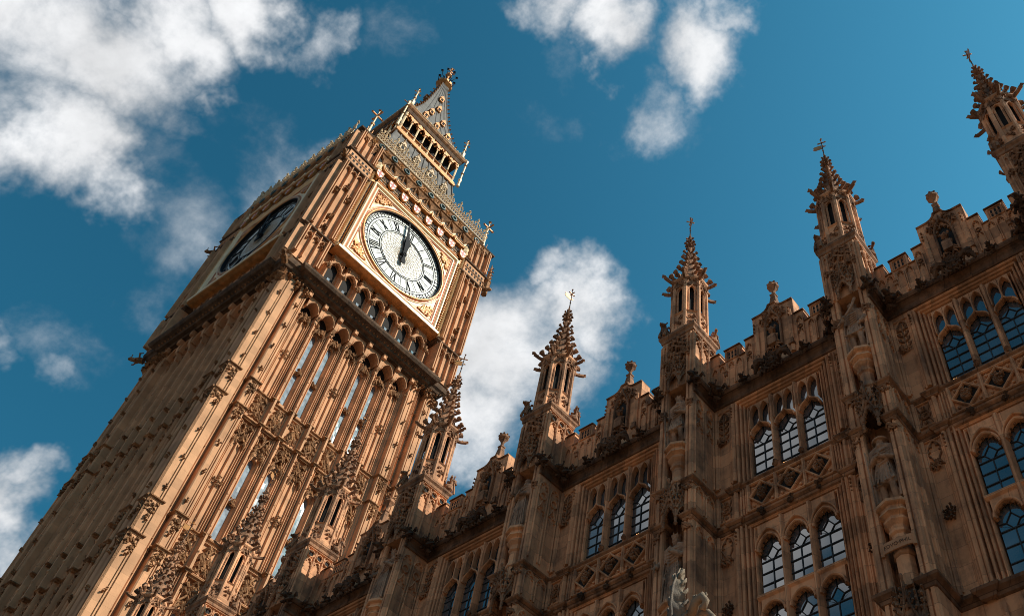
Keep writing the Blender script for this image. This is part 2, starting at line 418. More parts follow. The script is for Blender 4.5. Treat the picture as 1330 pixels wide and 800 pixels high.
    def foliage(s, u0, u1, w0, w1, d, n, r, rd=None):
        """carved leafwork: a field of curled lumps"""
        for i in range(n):
            u = rnd.uniform(u0, u1); w = rnd.uniform(w0, w1); a = r * rnd.uniform(.6, 1.25)
            s.tube([(u - a, d, w - a * .4), (u - a * .2, d + a * .9, w + a * .5), (u + a * .8, d + a * .55, w - a * .2 + rnd.uniform(-a, a) * .6)], [a * .45, a * .6, a * .3], 4)
    def tube(s, pts, rad, n=6):
        rings = []
        k = len(pts)
        up = None
        for i, p in enumerate(pts):
            a = Vector(pts[max(i - 1, 0)]); b = Vector(pts[min(i + 1, k - 1)])
            t = (b - a).normalized()
            if up is None:
                up = Vector((0, 0, 1)) if abs(t.z) < .9 else Vector((1, 0, 0))
            x = t.cross(up).normalized(); y = x.cross(t); up = y
            r = rad[i] if isinstance(rad, (list, tuple)) else rad
            P = Vector(p)
            rings.append([tuple(P + x * (r * math.cos(2 * PI * j / n)) + y * (r * math.sin(2 * PI * j / n))) for j in range(n)])
        s.loops(rings)
    def crocket(s, p, out, size, lift=.5):
        """a curled leaf standing off an arris"""
        p = Vector(p); o = Vector(out).normalized(); z = Vector((0, 0, 1))
        s.tube([tuple(p - o * size * .2), tuple(p + o * size * .40 + z * size * .02), tuple(p + o * size * .74 + z * size * lift * .55), tuple(p + o * size * .62 + z * size * lift * 1.35)],
               [size * .27, size * .20, size * .34, size * .20], 5)
    def build(s, name, mat=None, parent=None, smooth=False, loc=None, rz=0):
        me = bpy.data.meshes.new(name)
        me.from_pydata([(p[0], -p[1], p[2]) for p in s.v], [], s.f)
        mats = s.mats or [mat]
        for m in mats: me.materials.append(M[m])
        if s.mats: me.polygons.foreach_set('material_index', s.m)
        if smooth: me.polygons.foreach_set('use_smooth', [True] * len(s.f))
        me.update()
        o = bpy.data.objects.new(name, me); C.objects.link(o)
        if parent is not None: o.parent = parent
        if loc is not None: o.location = loc
        o.rotation_euler.z = rz
        return o
def _nrm(v):
    q = math.hypot(*v)
    return (0, 0) if q < 1e-9 else (v[0] / q, v[1] / q)
def resample(pts, n):
    L = [0]
    for a, b in zip(pts, pts[1:]): L.append(L[-1] + math.hypot(b[0] - a[0], b[1] - a[1]))
    out = []; j = 0
    for i in range(n + 1):
        x = L[-1] * i / n
        while j < len(L) - 2 and L[j + 1] < x: j += 1
        q = (x - L[j]) / ((L[j + 1] - L[j]) or 1)
        out.append((pts[j][0] + (pts[j + 1][0] - pts[j][0]) * q, pts[j][1] + (pts[j + 1][1] - pts[j][1]) * q))
    return out
def arch(u, a, ws, wa, n=7):
    """pointed arch: half width a, springing ws, apex wa"""
    h = wa - ws; P = []
    if h >= a:
        r = (a * a + h * h) / (2 * a); th = math.asin(min(1, h / r))
        P = [(u - a + r - r * math.cos(th * i / n), ws + r * math.sin(th * i / n)) for i in range(n + 1)]
    else:
        for i in range(n + 1):
            x = i / n
            P.append((u - a * math.cos(x * PI / 2) ** .9 if i < n else u, ws + h * (.86 * math.sin(x * PI / 2) + .14 * x)))
    return P + [(2 * u - p[0], p[1]) for p in P[-2::-1]]
def ogee(u, a, ws, wa, n=8):
    h = wa - ws; P = []
    for i in range(n + 1):
        t = i / n
        b = [(1 - t) ** 3, 3 * t * (1 - t) ** 2, 3 * t * t * (1 - t), t ** 3]
        P.append((u + b[0] * -a + b[1] * -a * .98 + b[2] * -a * .12, ws + b[1] * h * .62 + b[2] * h * .52 + b[3] * h))
    return P + [(2 * u - p[0], p[1]) for p in P[-2::-1]]
def circle(u, w, r, n=12, a0=0, a1=2 * PI):
    full = abs(a1 - a0 - 2 * PI) < 1e-6
    k = n if full else n + 1
    return [(u + r * math.cos(a0 + (a1 - a0) * i / n), w + r * math.sin(a0 + (a1 - a0) * i / n)) for i in range(k)]
def empty(name, loc=(0, 0, 0)):
    o = bpy.data.objects.new(name, None); C.objects.link(o); o.location = loc; o.empty_display_size = .5
    return o
def tag(o, label=None, cat=None, group=None, kind=None):
    if label: o['label'] = label
    if cat: o['category'] = cat
    if group: o['group'] = group
    if kind: o['kind'] = kind
    return o
def dup(o, loc=None, rz=None, parent='same'):
    c = o.copy(); C.objects.link(c)
    if parent != 'same': c.parent = parent
    if loc is not None: c.location = loc
    if rz is not None: c.rotation_euler.z = rz
    for ch in list(o.children): dup(ch, None, None, c)
    return c
# ================================================================== setting
YW = -5.4                                   # wall plane of the range
M['ground'] = stone('ground_paving', (0.36, 0.23, 0.135), var=.12, dark=(.10, .075, .055), soot=.5, block=(.9, .6), bump=.3)
M['asphalt'] = stone('asphalt', (0.055, 0.05, 0.046), var=.1, dark=(.03, .028, .027), soot=.6, block=(50, 50), bump=.4, courses=0)
gb = MB(); gb.box(-3000, 3000, -3000, 3000, -1.0, 0.0)
tag(gb.build('ground', 'asphalt'), kind='structure')
gb = MB(); gb.box(14, 125, 5.6, 95, -.5, 0.004)
tag(gb.build('courtyard_paving', 'ground'), kind='structure')

# ================================================================== the palace range
BAY = 4.49501
TX0 = 42.5601
def tx(k): return TX0 - BAY * k
palace = empty('palace_range', (24.6, YW, 0))
tag(palace, 'long brown stone Gothic palace range in shade, with pinnacled buttresses, leaded windows and battlements', 'building')
PX = 24.6
HB = BAY / 2
WB = HB - .45                               # half clear width of a bay
def part(mb, name, mat=None, smooth=False): return mb.build(name, mat, palace, smooth, (0, 0, 0))

# ---- one bay of wall (local u from bay centre)
def bay_wall():
    m = MB().mat('stone')
    for s in (-1, 1):
        m.box(*sorted((s * 1.22, s * (WB + .12))), -.62, 0, 0, 18.5)
        # upright pilaster rib beside the window
        for w0, w1 in ((11.0, 14.32), (14.58, 15.33), (15.58, 17.9)):
            m.vprism([(s * 1.23, -.02), (s * 1.23, .05), (s * 1.26, .09), (s * 1.30, .09), (s * 1.33, .04), (s * 1.36, .04), (s * 1.39, -.02)][::s], w0, w1)
            m.vprism([(s * 1.69, -.02), (s * 1.69, .05), (s * 1.74, .07), (s * 1.79, .05), (s * 1.79, -.02)][::s], w0, w1)
    m.box(-1.225, 1.225, -.62, -.003, 14.27, 15.41)
    m.box(-1.225, 1.225, -.62, -.003, 17.93, 18.5)
    m.box(-1.225, 1.225, -.62, -.003, 0, 10.92)
    m.box(-1.3, 1.3, -1.0, -.62, 0, 18.3)
    # lower storey ribs
    for k in range(9):
        u = -1.1 + k * .275
        m.vprism([(u - .04, -.01), (u - .025, .05), (u + .025, .05), (u + .04, -.01)], .5, 10.6)
    return m
def bay_blind(sides=(-1, 1)):
    m = MB().mat('stone')
    for s in sides:
        u = s * 1.53; a = .15
        # upper panel
        for w0, ws, wa in ((15.62, 17.55, 17.82), (11.05, 14.02, 14.28)):
            m.bar([(u - a, w0), (u - a, ws)] + arch(u, a, ws, wa, 5)[1:-1] + [(u + a, ws), (u + a, w0)], .035, 0, .04)
            m.bar([(u - a, wa + .02), (u + a, wa + .02)], .03, 0, .035)
        m.bar([(u - a, 14.66), (u - a, 15.26), (u + a, 15.26), (u + a, 14.66)], .035, 0, .045, True)
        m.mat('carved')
        # carved ladder of leaves in the upper panel head
        m.foils(arch(u, a - .02, 17.5, 17.78, 5), 3, .05, 0.002, .035)
        m.bar([(u, 16.95), (u, 17.72)], .025, 0, .05)
        for i in range(4):
            w = 16.95 + i * .18
            for q in (-1, 1):
                m.bar([(u, w), (u + q * .07, w + .03), (u + q * .12, w + .12)], .03, 0, .05)
                m.oblob((u + q * .075, .03, w + .11), (.035, .035, .04))
        m.foliage(u - .12, u + .12, 16.78, 16.95, .02, 8, .06)
        # middle square: quatrefoil and diagonals
        m.bar(circle(u, 14.96, .105, 12), .03, 0, .05, True)
        m.foliage(u - .05, u + .05, 14.9, 15.02, .02, 6, .05)
        for q in (-1, 1):
            for p in (-1, 1):
                m.bar([(u + q * .075, 14.96 + p * .075), (u + q * .14, 14.96 + p * .28)], .025, 0, .04)
                m.oblob((u + q * .02, .03, 14.96 + p * .19), (.03, .03, .045))
        # lower panel head
        m.foils(arch(u, a - .02, 14.0, 14.25, 5), 3, .06, 0.002, .04)
        for q in (-1, 1):
            m.bar([(u, 13.62), (u + q * .07, 13.72), (u + q * .135, 13.66)], .03, 0, .045)
            m.bar([(u, 13.62), (u + q * .06, 13.85), (u + q * .13, 13.98)], .03, 0, .045)
        m.foliage(u - .11, u + .11, 13.6, 13.75, .02, 8, .055)
        # rosette
        m.mat('soot')
        for i in range(13):
            a2 = i * 2.4; r = .05 + .1 * (i / 13)
            m.crocket((u + r * .7 * math.cos(a2), .03, 12.56 + r * math.sin(a2)), (math.cos(a2) * .5, .9, math.sin(a2) * .4), .085, .3)
        m.oblob((u, .06, 12.56), .06)
        # leaf stop under the string courses
        m.mat('carved')
        for w in (17.72, 14.2):
            for i in range(4): m.crocket((s * 1.28, .06, w - .09 * i), (0, 1, 0), .09 - .012 * i, .3)
        m.mat('stone')
    return m
# ---- string courses and cornice between two niches (turret faces included)
def half_path(dj=.0):
    H = HB
    return [(-H + .25, .64), (-H + .25, .85), (-H + .45, .85), (-H + .45, 0), (-1.40, 0), (-1.40, .09), (-1.17, .09), (-1.17, dj),
            (1.17, dj), (1.17, .09), (1.40, .09), (1.40, 0), (H - .45, 0), (H - .45, .85), (H - .25, .85), (H - .25, .64)]
def string_mb(w, big=1.0):
    m = MB()
    p = [(-.03, -.13), (.015, -.11), (.025, -.07), (.04, -.05), (.085, -.015), (.095, .02), (.05, .06), (-.03, .10)]
    m.sweep(half_path(.03), [(o * big, w + z * big) for o, z in p])
    return m
def cornice_mb():
    m = MB()
    p = [(-.04, -.44), (.03, -.43), (.045, -.39), (.03, -.36), (.0, -.33), (.01, -.24), (.05, -.18), (.12, -.14), (.15, -.09), (.16, -.04), (.13, .0), (.06, .04), (-.04, .06)]
    H = HB
    path = [(-H + .45, .83), (-H + .45, 0), (H - .45, 0), (H - .45, .83)]
    m.sweep(path, [(o, 18.45 + z) for o, z in p])
    return m
def grotesque_mb(n=22, s=1.0):
    """crouching carved beast on the cornice: body, head with muzzle and ears, paws"""
    m = MB()
    m.blob((0, .10 * s, 0), (.13 * s, .16 * s, .12 * s))
    m.blob((0, .27 * s, .04 * s), (.09 * s, .10 * s, .09 * s))
    m.blob((0, .37 * s, -.01 * s), (.05 * s, .07 * s, .045 * s))
    for q in (-1, 1):
        m.crocket((q * .06 * s, .24 * s, .11 * s), (q * .4, .2, .8), .08 * s)
        m.tube([(q * .10 * s, .08 * s, -.02 * s), (q * .13 * s, .2 * s, -.12 * s), (q * .09 * s, .27 * s, -.17 * s)], [.05 * s, .045 * s, .03 * s], 5)
        m.tube([(q * .1 * s, .02 * s, .1 * s), (q * .2 * s, .06 * s, .14 * s), (q * .24 * s, .02 * s, .02 * s)], [.05 * s, .04 * s, .02 * s], 5)
    for i in range(10): m.oblob((rnd.uniform(-.11, .11) * s, rnd.uniform(.02, .22) * s, rnd.uniform(-.1, .12) * s), .05 * s)
    m.foliage(-.16 * s, .16 * s, -.26 * s, -.08 * s, .02, 7, .07 * s)
    return m
def boss_mb():
    """rose with leafy supporters under the parapet gable"""
    m = MB()
    for i in range(8):
        a = i * PI / 4
        m.crocket((.09 * math.cos(a), .08, .09 * math.sin(a)), (math.cos(a), .35, math.sin(a)), .13, .25)
    m.blob((0, .10, 0), (.09, .07, .09))
    m.bar(circle(0, 0, .16, 12), .06, 0, .12, True)
    for q in (-1, 1):
        m.tube([(q * .16, .1, .02), (q * .30, .14, .08), (q * .42, .10, -.02), (q * .47, .05, -.16)], [.07, .09, .07, .03], 6)
        m.blob((q * .38, .14, .10), (.07, .07, .08))
        for i in range(7): m.crocket((q * rnd.uniform(.2, .46), .08, rnd.uniform(-.16, .1)), (q * .4, .9, rnd.uniform(-.5, .5)), .10, .4)
    m.foliage(-.3, .3, -.26, -.12, .02, 14, .075)
    m.foliage(-.2, .2, .14, .26, .02, 10, .07)
    return m
# ---- parapet (local u from bay centre, front plane d = .10)
def parapet():
    m = MB().mat('stone')
    F, B = .10, -.22
    m.box(-WB - .1, WB + .1, B, F, 18.42, 19.36)
    def coping(u0, u1, w, e=.04):
        m.sprism([(B - e, w), (F + e, w), (F + e, w + .025), (F - .02, w + .05), (B + .04, w + .06), (B - e, w + .03)], u0 - .015, u1 + .015)
    # open lengths between merlons get a coping too
    for u0, u1 in ((-1.55, -1.40), (-.97, -.815), (.815, .97), (1.40, 1.55)): m.mat('carved'); coping(u0, u1, 19.355)
    m.mat('stone')
    for u0, u1 in ((-WB - .1, -1.55), (-1.40, -.97), (.97, 1.40), (1.55, WB + .1)):
        m.box(u0, u1, B, F - .002, 19.36, 19.80); m.mat('carved'); coping(u0, u1, 19.80); m.mat('stone')
    for s in (-1, 1):
        u0, u1 = sorted((s * .57, s * .815))
        m.box(u0, u1, B, F - .003, 19.36, 19.80); m.mat('carved'); coping(u0, u1, 19.80); m.mat('stone')
        # merlon faces: four small pierced slots
        for uc in (s * 1.185,):
            m.mat('void_shade')
            for i in (-1, 0, 1):
                for j in (0, 1): m.box(uc + i * .09 - .022, uc + i * .09 + .022, F - .03, F + .004, 19.44 + j * .14, 19.55 + j * .14)
            m.mat('stone')
            m.bar([(uc - .16, 19.40), (uc + .16, 19.40), (uc + .16, 19.74), (uc - .16, 19.74)], .03, F - .01, F + .03, True)
        # panelled front below: pairs of cusped arches
        for uc in (s * .70, s * .99, s * 1.21, s * 1.47, s * 1.68):
            top = 19.62 if abs(uc) < .8 else 19.30
            a = .09
            m.bar([(uc - a, 18.5), (uc - a, top - .16)] + arch(uc, a, top - .16, top, 4)[1:-1] + [(uc + a, top - .16), (uc + a, 18.5)], .03, F - .01, F + .045)
            m.mat('carved'); m.foils(arch(uc, a - .012, top - .16, top - .015, 4), 3, .045, F - .005, F + .025, step=3)
            if abs(uc) < .8: m.bar(circle(uc, top - .36, .055, 8), .025, F, F + .035, True); m.foils(arch(uc, a - .012, top - .6, top - .44, 4), 3, .045, F - .005, F + .03, step=3)
            m.mat('stone')
        m.bar([(s * 1.34, 18.5), (s * 1.34, 19.30)], .05, F - .01, F + .06)
        m.mat('carved'); m.box(*sorted((s * 1.30, s * 1.38)), F, F + .09, 18.82, 18.95); m.box(*sorted((s * 1.29, s * 1.39)), F, F + .11, 18.93, 18.97); m.mat('stone')
        # gable pilasters
        m.vprism([(s * .40, F - .02), (s * .40, F + .05), (s * .46, F + .09), (s * .52, F + .05), (s * .52, F - .02)][::s], 18.5, 20.0)
        m.mat('carved'); m.box(*sorted((s * .39, s * .53)), F, F + .12, 18.72, 18.80); m.box(*sorted((s * .405, s * .515)), F, F + .10, 18.80, 18.92)
        for i in range(3): m.crocket((s * .46, F + .05, 19.75 + i * .14), (s * .3, .9, 0), .09, .3)
        m.mat('stone')
    # stepped gable with ogee top
    top = [(-.57, 20.44), (-.30, 20.445), (-.20, 20.48), (-.13, 20.56), (-.10, 20.66), (.10, 20.66), (.13, 20.56), (.20, 20.48), (.30, 20.445), (.57, 20.44)]
    m.fprism([(-.57, 19.36), (.57, 19.36)] + top[::-1], B, F + .001)
    m.mat('carved'); m.bar(top, .05, B - .02, F + .045)
    # niche with its figure: a flat black sheet paints the recess shade
    m.mat('void_shade'); m.fprism([(-.19, 18.95)] + arch(0, .19, 19.75, 20.02, 5) + [(.19, 18.95)], F, F + .006)
    m.mat('carved')
    m.bar([(-.21, 18.9), (-.21, 19.72)] + ogee(0, .21, 19.72, 20.42, 6)[1:-1] + [(.21, 19.72), (.21, 18.9)], .055, F - .01, F + .10)
    m.foils(arch(0, .19, 19.72, 20.02, 6), 5, .06, F + .004, F + .06)
    for i in range(5):
        for s in (-1, 1): m.crocket((s * (.22 - .04 * i), F + .06, 19.85 + .11 * i), (s * .8, .7, .2), .085, .4)
    m.foliage(-.34, .34, 19.98, 20.36, F + .01, 26, .055)
    m.blob((0, F + .10, 19.52), (.10, .10, .10)); m.blob((0, F + .07, 19.28), (.15, .09, .17)); m.blob((-.09, F + .1, 19.62), .04); m.blob((.09, F + .1, 19.62), .04)
    m.box(-.11, .11, F + .06, F + .17, 18.98, 19.28)
    m.foliage(-.16, .16, 18.85, 19.05, F + .05, 12, .06)
    return m
def parapet_finial():
    m = MB()
    m.lathe(0, -.06, [(.19, 20.60), (.19, 20.68), (.15, 20.72), (.085, 21.12), (.11, 21.14), (.11, 21.18), (.06, 21.21)], 4)
    m.lathe(0, -.06, [(.05, 21.18), (.045, 21.32), (.06, 21.36), (.10, 21.44), (.15, 21.50), (.15, 21.58), (.12, 21.60), (.05, 21.61)], 8)
    for i in range(8):
        a = i * PI / 4
        m.oblob((.13 * math.cos(a), -.06 + .13 * math.sin(a), 21.60), (.04, .04, .05))
    m.blob((0, -.06, 21.66), (.045, .045, .05))
    return m
# ---- windows
LIGHTS = (-.615, 0, .615)
JPROF = [(-.02, -.34), (-.02, -.06), (.0, -.02), (.02, -.02), (.03, -.10), (.055, -.10), (.065, .0), (.085, .03), (.105, .0), (.11, -.10), (.135, -.10), (.145, .03), (.17, .055), (.19, .03), (.20, -.09), (.225, -.09), (.235, .06), (.265, .09), (.295, .06), (.315, -.02), (.315, -.34)]
def window_upper():
    m = MB().mat('stone')
    m.frame([(-.92, 15.40), (-.92, 17.63), (.92, 17.63), (.92, 15.40)], JPROF)
    m.T = lambda p: (p[0], p[1] + .10, p[2])
    for u in (-.3075, .3075):
        m.vprism([(u - .065, -.32), (u - .065, -.16), (u - .045, -.10), (u - .02, -.05), (u + .02, -.05), (u + .045, -.10), (u + .065, -.16), (u + .065, -.32)], 15.40, 17.64)
    m.sprism([(-.34, 15.38), (-.34, 15.47), (-.2, 15.46), (-.09, 15.42), (-.09, 15.38)], -.94, .94)
    for uc in LIGHTS:
        a = .245
        m.mat('stone')
        A = ogee(uc, a, 16.70, 17.04, 8)
        m.bar(A, .038, -.21, -.06)
        for s in (-1, 1):
            us = uc + s * .125
            B = arch(us, .12, 17.32, 17.58, 5)
            m.bar([(us - .12, 17.02 if s > 0 else 16.9)] + B + [(us + .12, 17.02 if s < 0 else 16.9)], .026, -.21, -.065)
            m.strip(B, [(p[0], 17.64) for p in B], -.22, -.11)
            m.mat('carved'); m.foils(B, 3, .026, -.21, -.17, step=3); m.mat('stone')
        m.mat('carved')
        m.foils(A, 5, .05, -.21, -.16)
        # leaf spandrels beside the ogee
    for u in (-.3075, .3075):
        for i in range(6): m.oblob((u + rnd.uniform(-.05, .05), -.03, 15.56 + rnd.uniform(-.05, .06)), .055)
    return m
def window_lower():
    m = MB().mat('stone')
    m.frame([(-.92, 10.9), (-.92, 14.22), (.92, 14.22), (.92, 10.9)], JPROF)
    m.T = lambda p: (p[0], p[1] + .10, p[2])
    for u in (-.3075, .3075):
        m.vprism([(u - .065, -.32), (u - .065, -.16), (u - .045, -.10), (u - .02, -.05), (u + .02, -.05), (u + .045, -.10), (u + .065, -.16), (u + .065, -.32)], 10.9, 14.23)
    m.sprism([(-.34, 10.84), (-.34, 11.0), (-.2, 10.98), (-.09, 10.92), (-.09, 10.84)], -.94, .94)
    m.sprism([(-.33, 12.53), (-.33, 12.66), (-.13, 12.66), (-.07, 12.62), (-.07, 12.58), (-.13, 12.53)], -.93, .93)
    for uc in LIGHTS:
        a = .25
        m.mat('stone')
        for ws, wa, wt, out in ((13.60, 13.94, 14.23, True), (12.14, 12.42, 12.55, False)):
            A = arch(uc, a, ws, wa, 7)
            m.strip(A, [(p[0], wt) for p in A], -.22, -.12)
            m.bar(A, .05, -.21, -.065)
            if out:
                Bq = arch(uc, a + .035, ws + .03, wa + .11, 7)
                m.bar(Bq, .035, -.2, -.05)
            m.mat('carved'); m.foils(A, 7, .06, -.21, -.13, .005); m.mat('stone')
    return m
def glazing(lights):
    """panes (each a slightly tilted sheet) and lead cames for lights (uc, half width, sill, diamond centre, top)"""
    g = MB(); l = MB()
    D = -.125
    for uc, a, w0, wd, wt in lights:
        us = [uc - a, uc, uc + a]
        ws = [w0]
        n = max(2, round((wd - .14 - w0) / .27))
        for i in range(1, n + 1): ws.append(w0 + (wd - .14 - w0) * i / n)
        def pane(poly):
            cu = sum(p[0] for p in poly) / len(poly); cw = sum(p[1] for p in poly) / len(poly)
            tu, tw = rnd.gauss(0, .009), rnd.gauss(0, .009)
            g.loops([[(u, D - .008, w) for u, w in poly], [(u, D + (u - cu) * tu + (w - cw) * tw, w) for u, w in poly]])
        for j in range(len(ws) - 1):
            for i in (0, 1): pane([(us[i], ws[j]), (us[i + 1], ws[j]), (us[i + 1], ws[j + 1]), (us[i], ws[j + 1])])
            l.box(uc - a, uc + a, D + .002, D + .022, ws[j + 1] - .010, ws[j + 1] + .010)
        wm = ws[-1]
        q = .125; h = .17
        l.box(uc - .010, uc + .010, D + .001, D + .020, w0, wm)
        b0 = wd - h
        pane([(uc, b0), (uc + q, wd), (uc, wd + h), (uc - q, wd)])
        for s in (-1, 1):
            pane([(uc, wm), (uc + s * a, wm), (uc + s * a, wd), (uc + s * q, wd), (uc, b0)])
            pane([(uc + s * q, wd), (uc + s * a, wd), (uc + s * a, wt), (uc, wt), (uc, wd + h)])
            l.bar([(uc, wm), (uc, b0), (uc + s * q, wd), (uc, wd + h), (uc, wt)], .021, D + .001, D + .024)
            l.bar([(uc + s * q, wd), (uc + s * a, wd + .02)], .021, D + .001, D + .024)
    return g, l
def gl_upper(): return glazing([(u, .25, 15.44, 16.58, 17.62) for u in LIGHTS])
def gl_lower():
    return glazing([(u, .25, 12.64, 13.55, 14.2) for u in LIGHTS] + [(u, .25, 10.98, 12.05, 12.54) for u in LIGHTS])
# ---- carved diamond panels between the storeys
def panels_mb():
    m = MB().mat('stone')
    m.box(-1.0, 1.0, -.05, .0, 14.58, 15.34)
    for u in (-.98, -.33, .33, .98): m.bar([(u, 14.60), (u, 15.30)], .075, -.02, .09)
    m.bar([(-1.0, 15.29), (1.0, 15.29)], .06, -.02, .08); m.bar([(-1.0, 14.62), (1.0, 14.62)], .05, -.02, .07)
    for s in (-1, 1):
        for u in (1.05, 1.11, 1.17): m.bar([(s * u, 14.6), (s * u, 15.32)], .04, -.02, .05)
    for uc in (-.655, 0, .655):
        m.mat('void_shade'); m.fprism([(uc - .25, 14.955), (uc, 14.68), (uc + .25, 14.955), (uc, 15.23)], .0, .006)
        m.mat('stone')
        m.bar([(uc - .285, 14.955), (uc, 14.65), (uc + .285, 14.955), (uc, 15.26)], .045, 0, .085, True)
        m.mat('carved')
        for i in range(16):
            a = rnd.uniform(0, 2 * PI); r = rnd.uniform(.02, .14)
            m.crocket((uc + r * .8 * math.cos(a), .01, 14.955 + r * math.sin(a)), (rnd.uniform(-.6, .6), .8, rnd.uniform(-.4, .6)), .10, .4)
        m.bar(circle(uc, 14.96, .10, 8, .5, 5.2), .05, 0, .09)
        m.mat('stone')
        for q in (-1, 1):
            for p in (-1, 1): m.blob((uc + q * .215, .03, 14.955 + p * .225), .035)
    m.mat('soot')
    for u in (-.655, 0, .655):
        for i in range(6): m.oblob((u + rnd.uniform(-.06, .06), .11 + rnd.uniform(-.03, .05), 14.44 + rnd.uniform(-.06, .05)), .06)
        m.crocket((u, .1, 14.34), (0, .8, -.6), .07)
    return m

# ---- buttress turret (local u from turret axis, d from wall plane)
def side_tracery(m, u, s, w0, w1, kind):
    """blind tracery on the flank of a buttress at u (outward side s): cells along d"""
    def T(d_, o, w): return (u + s * o, d_, w)
    T0 = m.T; m.T = lambda p: (u + s * p[1], p[0], p[2])
    for dc in (.235, .615):
        a = .15
        m.bar([(dc - a, w0), (dc - a, w1 - .2)] + arch(dc, a, w1 - .2, w1, 5)[1:-1] + [(dc + a, w1 - .2), (dc + a, w0)], .04, -.005, .04)
        m.foils(arch(dc, a - .015, w1 - .2, w1 - .015, 5), 3, .06, -.003, .025)
        if kind:
            m.bar(circle(dc, w1 - .42, .10, 10), .035, -.003, .04, True)
            m.bar([(dc - a, w1 - .86), (dc - .05, w1 - .72), (dc, w1 - .56), (dc + .05, w1 - .72), (dc + a, w1 - .86)], .035, -.003, .04)
            m.foils(arch(dc, a - .01, w1 - .95, w1 - .75, 5), 3, .06, -.003, .03)
    m.T = T0
def buttress():
    m = MB().mat('stone')
    m.box(-.45, .45, -.3, .42, 0, 18.4)
    for s in (-1, 1):
        # outer strips framing the niche: two ribs with a sunk fillet
        m.vprism([(s * .45, .40), (s * .45, .80), (s * .42, .85), (s * .355, .85), (s * .345, .80), (s * .325, .80), (s * .315, .845), (s * .26, .845), (s * .24, .80), (s * .24, .74), (s * .275, .72), (s * .275, .40)][::s], 0, 18.4)
        m.vprism([(s * .275, .41), (s * .275, .52), (s * .235, .56), (s * .20, .48), (s * .16, .48), (s * .15, .41)][::s], 0, 18.3)
        side_tracery(m, s * .45, s, 15.6, 17.85, 1)
        side_tracery(m, s * .45, s, 14.62, 15.28, 0)
        side_tracery(m, s * .45, s, 11.05, 14.25, 0)
        m.mat('carved')
        for w in (17.65, 14.28, 15.3):                   # leafy capitals on the strips
            m.foliage(s * .35 - .09, s * .35 + .09, w - .18, w + .1, .83, 9, .055)
        m.mat('stone')
    m.lathe(0, .30, [(.10, 10.8), (.10, 15.3)], 8)
    return m
def pedestal():
    """moulded bracket under a statue, local w: 0 at its top"""
    m = MB().mat('stone')
    m.lathe(0, .68, [(.34, 0), (.345, -.06), (.32, -.08), (.27, -.10), (.26, -.15), (.30, -.18), (.305, -.22), (.27, -.24), (.225, -.27), (.22, -.31), (.255, -.33), (.25, -.36), (.18, -.44), (.165, -.50), (.195, -.52), (.19, -.56), (.15, -.60), (.15, -.84), (.16, -.86), (.19, -.96), (.19, -1.0), (.16, -1.03), (.16, -1.6)], 8, 0)
    return m
def canopy():
    """hood over a niche: three gabled faces with crockets and hanging pendants, local w: 0 at the pendants"""
    m = MB()
    P = [(-.27, .70), (-.15, .97), (.15, .97), (.27, .70)]
    m.mat('soot')
    m.vprism([(-.25, .40)] + [(u * .93, d - .03) for u, d in P] + [(.25, .40)], .42, .50)
    for (u0, d0), (u1, d1) in zip(P, P[1:]):
        L = math.hypot(u1 - u0, d1 - d0); ux, dx = (u1 - u0) / L, (d1 - d0) / L
        nx, nd = -dx, ux
        T0 = m.T
        m.T = lambda p, u0=u0, d0=d0, ux=ux, dx=dx, nx=nx, nd=nd: (u0 + ux * p[0] + nx * p[1], d0 + dx * p[0] + nd * p[1], p[2])
        a = L / 2 - .015
        A = arch(L / 2, a, .12, .42, 6)
        m.mat('carved')
        m.strip(A, [(p[0], .52 + (a - abs(p[0] - L / 2)) * .9) for p in A], -.04, .02)
        m.bar(A, .04, -.03, .045)
        m.foils(A, 5, .06, -.03, .015)
        G = [(0, .30), (L * .30, .55), (L * .43, .75), (L / 2, 1.02), (L * .57, .75), (L * .70, .55), (L, .30)]
        m.bar(G, .045, -.02, .06)
        for i in range(4):
            q = (i + .6) / 4.2
            for s in (-1, 1):
                m.crocket((L / 2 + s * (1 - q) * L * .42, .04, .38 + q * .55), (s * .8, .6, 0), .075, .5)
        m.crocket((L / 2, .02, 1.0), (0, .6, .8), .10, .6)
        m.foliage(L * .25, L * .75, .50, .85, .0, 7, .05)
        m.T = T0
    for u, d in P:
        m.mat('carved')
        m.lathe(u, d, [(.01, -.10), (.04, -.05), (.025, 0), (.035, .04), (.03, .45), (.05, .5), (.03, .56), (.006, 1.0)], 6)
        for i in range(3): m.crocket((u, d + .02, .62 + .12 * i), (u, .5, 0), .06, .5)
        m.oblob((u, d, -.06), .05)
    m.mat('soot')
    m.lathe(0, .62, [(.30, .45), (.26, .75), (.16, 1.0), (.05, 1.28)], 8)
    for i in range(16): m.crocket((rnd.uniform(-.2, .2), .72 + rnd.uniform(-.05, .1), rnd.uniform(.55, 1.05)), (rnd.uniform(-1, 1), 1, 0), .09, .5)
    return m
